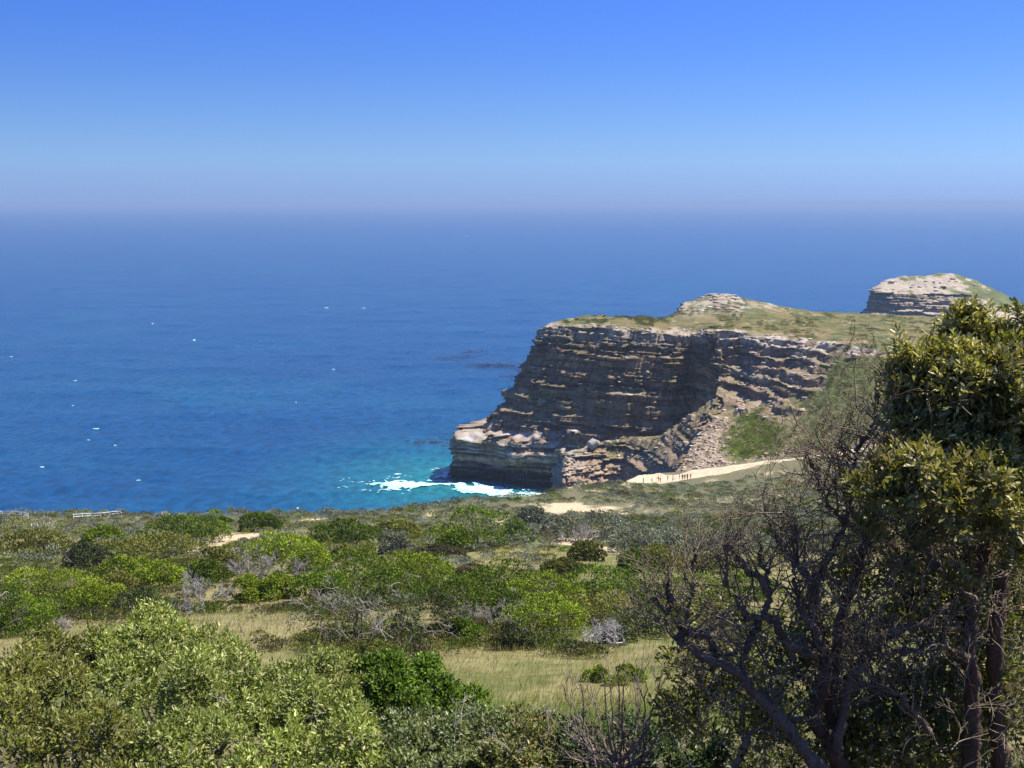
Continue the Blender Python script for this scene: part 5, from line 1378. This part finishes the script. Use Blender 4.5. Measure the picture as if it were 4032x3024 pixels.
TOP = sublumps(TOP, 8, rng, .8, .28, .55, .7); MID = sublumps(MID, 7, rng, .8, .28, .55, .75); INN = sublumps(INN, 6, rng, .75, .25, .5, .8)
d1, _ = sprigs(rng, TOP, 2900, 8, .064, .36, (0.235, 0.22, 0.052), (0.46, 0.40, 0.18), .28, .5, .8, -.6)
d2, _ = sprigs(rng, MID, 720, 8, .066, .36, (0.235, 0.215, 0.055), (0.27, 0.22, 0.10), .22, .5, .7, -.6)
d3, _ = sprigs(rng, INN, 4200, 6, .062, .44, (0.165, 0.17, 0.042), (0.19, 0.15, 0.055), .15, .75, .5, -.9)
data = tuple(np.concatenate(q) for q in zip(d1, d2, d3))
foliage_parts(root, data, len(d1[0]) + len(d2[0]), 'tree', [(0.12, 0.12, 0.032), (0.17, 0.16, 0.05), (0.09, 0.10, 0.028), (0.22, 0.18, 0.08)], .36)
tag(root, 'tall dark gnarled tree-like bush with dead twigs and olive leaves at the right', 'tree')
# ================================================================== BOULDERS
def boulder(x, y, D, s, seed, tone, label, rot=(0.2, 0.35, 0.3)):
    V, F = rock_mesh(seed, .75)
    for _ in range(2):                           # rounder, more faces
        n0 = len(V); Vn = [tuple(v) for v in V]; Fn = []; mid = {}
        def mp(a, b):
            k = (min(a, b), max(a, b))
            if k not in mid:
                mid[k] = len(Vn); Vn.append(tuple((np.array(Vn[a]) + np.array(Vn[b])) / 2))
            return mid[k]
        for f in F:
            c_ = len(Vn); Vn.append(tuple(np.mean([V[i] for i in f], 0)))
            m_ = [mp(f[i], f[(i + 1) % 4]) for i in range(4)]
            for i in range(4): Fn.append((f[i], m_[i], c_, m_[i - 1]))
        V, F = np.array(Vn), np.array(Fn)
    V = V * (1 + .10 * fbm(V[:, 0] * 3 + seed, V[:, 1] * 3 + V[:, 2] * 2, 3, seed)[:, None])
    o = mk('boulder', V * s, F, M_ROCK, col=np.tile(tone, (len(V), 1)))
    p = at(x, y, D); o.location = (p[0], p[1], p[2] + s * .12); o.rotation_euler = rot
    return tag(o, label, 'boulder')
boulder(1280, 962, 379, 3.3, 501, (0.36, 0.32, 0.28), 'large tilted grey boulder on the crest of the rock terrace', (0.1, -.4, .5))
boulder(1313, 960, 379, 2.4, 502, (0.40, 0.30, 0.20), 'rounded tan boulder right of the tilted grey one', (0.1, .1, .3))
boulder(1332, 955, 379, 1.2, 503, (0.45, 0.42, 0.38), 'small pale boulder right of the rounded tan one', (0, .2, 1))
boulder(1492, 902, 368, 2.4, 504, (0.42, 0.33, 0.24), 'pale boulder high on the talus ridge edge', (.1, .2, .8))

# ================================================================== WHITE RAILINGS
M_WHITE = mat_plain('white_paint', (0.78, 0.78, 0.76), 0.5, .4, (3, .06))
def railing(pts, label):
    P = [hit(u, v) for u, v, _ in pts]
    base = [np.array((p[0], p[1], float(zground(p[0], p[1])))) for p in P]
    root = empty('railing', tuple(base[0]))
    tops = []
    for b, (u, v, top) in zip(base, pts):
        t = b + np.array((0, 0, 1.3)); tops.append(t)
        V, F = tube(np.array([b - (0, 0, .2), b + (0, 0, 1.2), t, t + (0, 0, .03)]), [.06, .06, .06, .02], 6)
        mk('post', shift(V, root), F, M_WHITE, root)
    for a, b in zip(tops[:-1], tops[1:]):
        for dz in (-.05, -.45):
            d = b - a; L = np.linalg.norm(d); d = d / L; s = np.cross(d, (0, 0, 1)); s /= np.linalg.norm(s)
            hw, hh = .03, .045
            o = a + (0, 0, dz); q = b + (0, 0, dz)
            V = np.array([p_ + s * i * hw + np.array((0, 0, j * hh)) for p_ in (o, q) for i, j in ((-1, -1), (1, -1), (1, 1), (-1, 1))])
            F = np.array([(0, 1, 5, 4), (1, 2, 6, 5), (2, 3, 7, 6), (3, 0, 4, 7), (0, 3, 2, 1), (4, 5, 6, 7)])
            mk('rail', shift(V, root), F, M_WHITE, root)
    tag(root, label, 'railing')
railing([(-30, 2038, 0), (10, 2039, 0), (50, 2040, 0), (84, 2046, 0), (112, 2052, 0)], 'short white railing at the left edge of the picture above the sea')
railing([(290, 2054, 0), (325, 2052, 0), (360, 2050, 0), (395, 2048, 0), (430, 2044, 0), (462, 2040, 0), (480, 2046, 0)], 'longer white railing on the cliff edge further right')

# ================================================================== PEOPLE
def person(u, v, height, face, shirt, legs, hair, label, pose='stand', pack=None, D=None, seed=0):
    rng = np.random.default_rng(seed)
    p = hit(u, v)
    root = empty('person', (p[0], p[1], float(zground(p[0], p[1])) + 0.08))
    s = height / 1.75
    st = rng.uniform(.08, .2)                   # stride
    A = rng.uniform(-.12, .25)
    J = {'pel': (0, 0, .95), 'waist': (0, .0, 1.1), 'chest': (0, .01, 1.32), 'neck': (0, .0, 1.50), 'chin': (0, -.02, 1.57), 'head': (0, -.02, 1.68), 'crown': (0, 0, 1.74),
         'hl': (.09, 0, .90), 'kl': (.10, -st * .5, .50), 'al': (.10, st * .2, .08), 'tl': (.11, -.14 + st * .2, .03),
         'hr': (-.09, 0, .90), 'kr': (-.10, st * .35, .50), 'ar': (-.10, st * .9, .09), 'tr': (-.11, -.13 + st * .9, .03),
         'sl': (.18, .0, 1.43), 'el': (.24, .02, 1.16), 'wl': (.25, -.06 - A * .5, .92), 'fl': (.25, -.10 - A * .6, .82),
         'sr': (-.18, .0, 1.43), 'er': (-.24, .02, 1.16), 'wr': (-.25, -.05 + A * .3, .92), 'fr': (-.25, -.08 + A * .4, .82)}
    Rr = {'pel': .155, 'waist': .135, 'chest': .165, 'neck': .058, 'chin': .075, 'head': .10, 'crown': .06, 'hl': .10, 'kl': .065, 'al': .045, 'tl': .04, 'hr': .10, 'kr': .065, 'ar': .045, 'tr': .04,
          'sl': .075, 'el': .05, 'wl': .036, 'fl': .035, 'sr': .075, 'er': .05, 'wr': .036, 'fr': .035}
    if pose == 'sit':
        for k_ in J:
            x_, y_, z_ = J[k_]; J[k_] = (x_, y_, z_ - .55)
        for sgn, a_ in ((1, 'l'), (-1, 'r')):
            J['h' + a_] = (sgn * .1, -.03, .38); J['k' + a_] = (sgn * .13, -.42, .55); J['a' + a_] = (sgn * .12, -.48, .10); J['t' + a_] = (sgn * .12, -.62, .04)
            J['w' + a_] = (sgn * .16, -.30, .52); J['f' + a_] = (sgn * .14, -.38, .54)
    if pose == 'phone':                          # forearms raised in front of the chest
        for sgn, a_ in ((1, 'l'), (-1, 'r')):
            J['e' + a_] = (sgn * .24, -.08, 1.18); J['w' + a_] = (sgn * .10, -.30, 1.34); J['f' + a_] = (sgn * .05, -.34, 1.40)
    E = [('pel', 'waist'), ('waist', 'chest'), ('chest', 'neck'), ('neck', 'chin'), ('chin', 'head'), ('head', 'crown')]
    for a_ in 'lr':
        E += [('pel', 'h' + a_), ('h' + a_, 'k' + a_), ('k' + a_, 'a' + a_), ('a' + a_, 't' + a_), ('chest', 's' + a_), ('s' + a_, 'e' + a_), ('e' + a_, 'w' + a_), ('w' + a_, 'f' + a_)]
    names = list(J); idx = {k_: i for i, k_ in enumerate(names)}
    me = bpy.data.meshes.new('person_frame')
    me.from_pydata([tuple(np.array(J[k_]) * s) for k_ in names], [(idx[a_], idx[b_]) for a_, b_ in E], [])
    tmp = bpy.data.objects.new('person_frame', me); link(tmp)
    md = tmp.modifiers.new('skin', 'SKIN'); md.use_smooth_shade = True; md.branch_smoothing = .6
    sv = me.skin_vertices[0].data
    for k_, i in idx.items():
        sv[i].radius = (Rr[k_] * s, Rr[k_] * s * (.72 if k_ in ('pel', 'waist', 'chest') else 1)); sv[i].use_root = (k_ == 'pel')
    tmp.modifiers.new('sub', 'SUBSURF').levels = 1
    dg = bpy.context.evaluated_depsgraph_get()
    bm_ = bpy.data.meshes.new_from_object(tmp.evaluated_get(dg)); bm_.name = 'body'
    bpy.data.objects.remove(tmp)
    bm_.materials.clear()
    skin = mat_plain('skin', face, .6, .3); sh = mat_plain('shirt', shirt, .85, .1, (9, .12)); lg = mat_plain('trousers', legs, .85, .1, (9, .12)); hr = mat_plain('hair', hair, .7, .2); shoe = mat_plain('shoe', (.05, .045, .04), .7, .2)
    for q in (skin, sh, lg, hr, shoe): bm_.materials.append(q)
    zoff = -.55 if pose == 'sit' else 0
    n_ = len(bm_.polygons); mi = np.zeros(n_, np.int32); cen = np.zeros(n_ * 3); bm_.polygons.foreach_get('center', cen); cen = cen.reshape(-1, 3) / s
    z_ = cen[:, 2] - zoff
    arm = np.abs(cen[:, 0]) > .205
    mi[(z_ < 1.48) & (z_ > .95) & ~arm] = 1
    mi[arm & (z_ > 1.2)] = 1
    mi[(z_ <= .98) & ~(arm & (z_ > .70))] = 2
    mi[(z_ > 1.69) | ((z_ > 1.56) & (cen[:, 1] > .02))] = 3
    if pose != 'sit': mi[cen[:, 2] < .1] = 4
    bm_.polygons.foreach_set('material_index', mi)
    body = bpy.data.objects.new('body', bm_); link(body, root)
    # nose and brim give the head a front; bag on the back where one is carried
    if pack:
        V, F = rock_mesh(7, 1.0)
        b = mk('backpack', V * np.array((.36, .24, .52)) * s + np.array((0, .24, 1.24 + zoff)) * s, F, mat_plain('backpack', pack, .8, .2), root)
        b.modifiers.new('soft', 'SUBSURF').render_levels = 1
    root.rotation_euler = (0, 0, rng.uniform(-2.8, 2.8))
    tag(root, label, 'person', 'walkers on the sandy path' if D is None else None)
    return root
SK = (0.5, 0.33, 0.24); SK2 = (0.2, 0.12, 0.08)
PEOPLE = [
 (2533, 1906, 1.7, SK, (.75, .75, .74), (.2, .2, .22), (.05, .035, .03), 'person in a white top, leftmost on the path, half hidden by scrub', 'stand', None),
 (2567, 1903, 1.6, SK, (.35, .42, .5), (.15, .15, .17), (.1, .07, .05), 'person in a grey-blue top second from the left on the path', 'stand', None),
 (2593, 1901, 1.7, SK, (.62, .55, .48), (.25, .17, .13), (.1, .07, .05), 'person in a pale top carrying a black backpack', 'stand', (.02, .02, .02)),
 (2600, 1902, 1.6, SK, (.36, .28, .18), (.3, .22, .13), (.2, .14, .08), 'person in khaki beside the black backpack', 'stand', None),
 (2629, 1898, 1.7, SK, (.55, .40, .30), (.36, .27, .17), (.12, .08, .05), 'person in tan and pinkish clothes walking alone', 'phone', None),
 (2649, 1895, 1.75, SK, (.25, .26, .28), (.04, .04, .05), (.04, .03, .03), 'person in a grey top and black trousers left of the group', 'phone', None),
 (2675, 1891, 1.75, SK, (.52, .57, .66), (.30, .22, .12), (.1, .07, .05), 'person in a pale blue top and khaki trousers, left end of the group', 'stand', None),
 (2687, 1893, 1.8, SK2, (.035, .035, .025), (.05, .055, .03), (.02, .015, .01), 'person dressed all in black within the group', 'stand', None),
 (2696, 1893, 1.75, SK, (.10, .20, .52), (.10, .11, .14), (.03, .02, .02), 'person in a bright blue top beside the red pack', 'stand', None),
 (2706, 1893, 1.9, SK2, (.62, .05, .03), (.06, .05, .05), (.02, .015, .01), 'tall person in red with a red backpack', 'stand', (.65, .05, .03)),
 (2719, 1891, 1.75, SK, (.48, .47, .47), (.36, .31, .25), (.1, .07, .05), 'person in light grey, rightmost of the group on the path', 'stand', None),
]
for i, (u, v, h, fc, a_, b_, hr_, lab, po, pk) in enumerate(PEOPLE):
    person(u, v, h, fc, a_, b_, hr_, lab, po, pk, None, 40 + i)
person(1172, 2026, 1.6, SK, (.78, .76, .76), (.5, .45, .42), (.03, .02, .02), 'person in white with dark hair at the cliff edge against the sea', 'stand', None, 1, 60)
person(1449, 2016, 1.5, SK2, (.03, .03, .035), (.03, .03, .035), (.02, .015, .01), 'person in dark clothes sitting on the cliff edge against the sea', 'sit', None, 1, 61)
# ================================================================== HAZE
HZ = bpy.data.materials.new('haze_air'); HZ.use_nodes = True
n, l = HZ.node_tree.nodes, HZ.node_tree.links; n.clear()
out = n.new('ShaderNodeOutputMaterial'); pv = n.new('ShaderNodeVolumePrincipled')
pv.inputs['Color'].default_value = (0.345, 0.45, 0.60, 1)
pv.inputs['Density'].default_value = 1.25e-4
pv.inputs['Anisotropy'].default_value = 0.1
l.new(pv.outputs[0], out.inputs['Volume'])
b0, b1_ = np.array((-48000, -200, -6.0)), np.array((48000, 61000, 122.0))
V = np.array([(x, y, z) for z in (b0[2], b1_[2]) for y in (b0[1], b1_[1]) for x in (b0[0], b1_[0])])
F = np.array([(0, 2, 3, 1), (4, 5, 7, 6), (0, 1, 5, 4), (2, 6, 7, 3), (0, 4, 6, 2), (1, 3, 7, 5)])
hz = mk('haze', V, F, HZ)
tag(hz, 'thin pale sea haze over the water', kind='stuff')
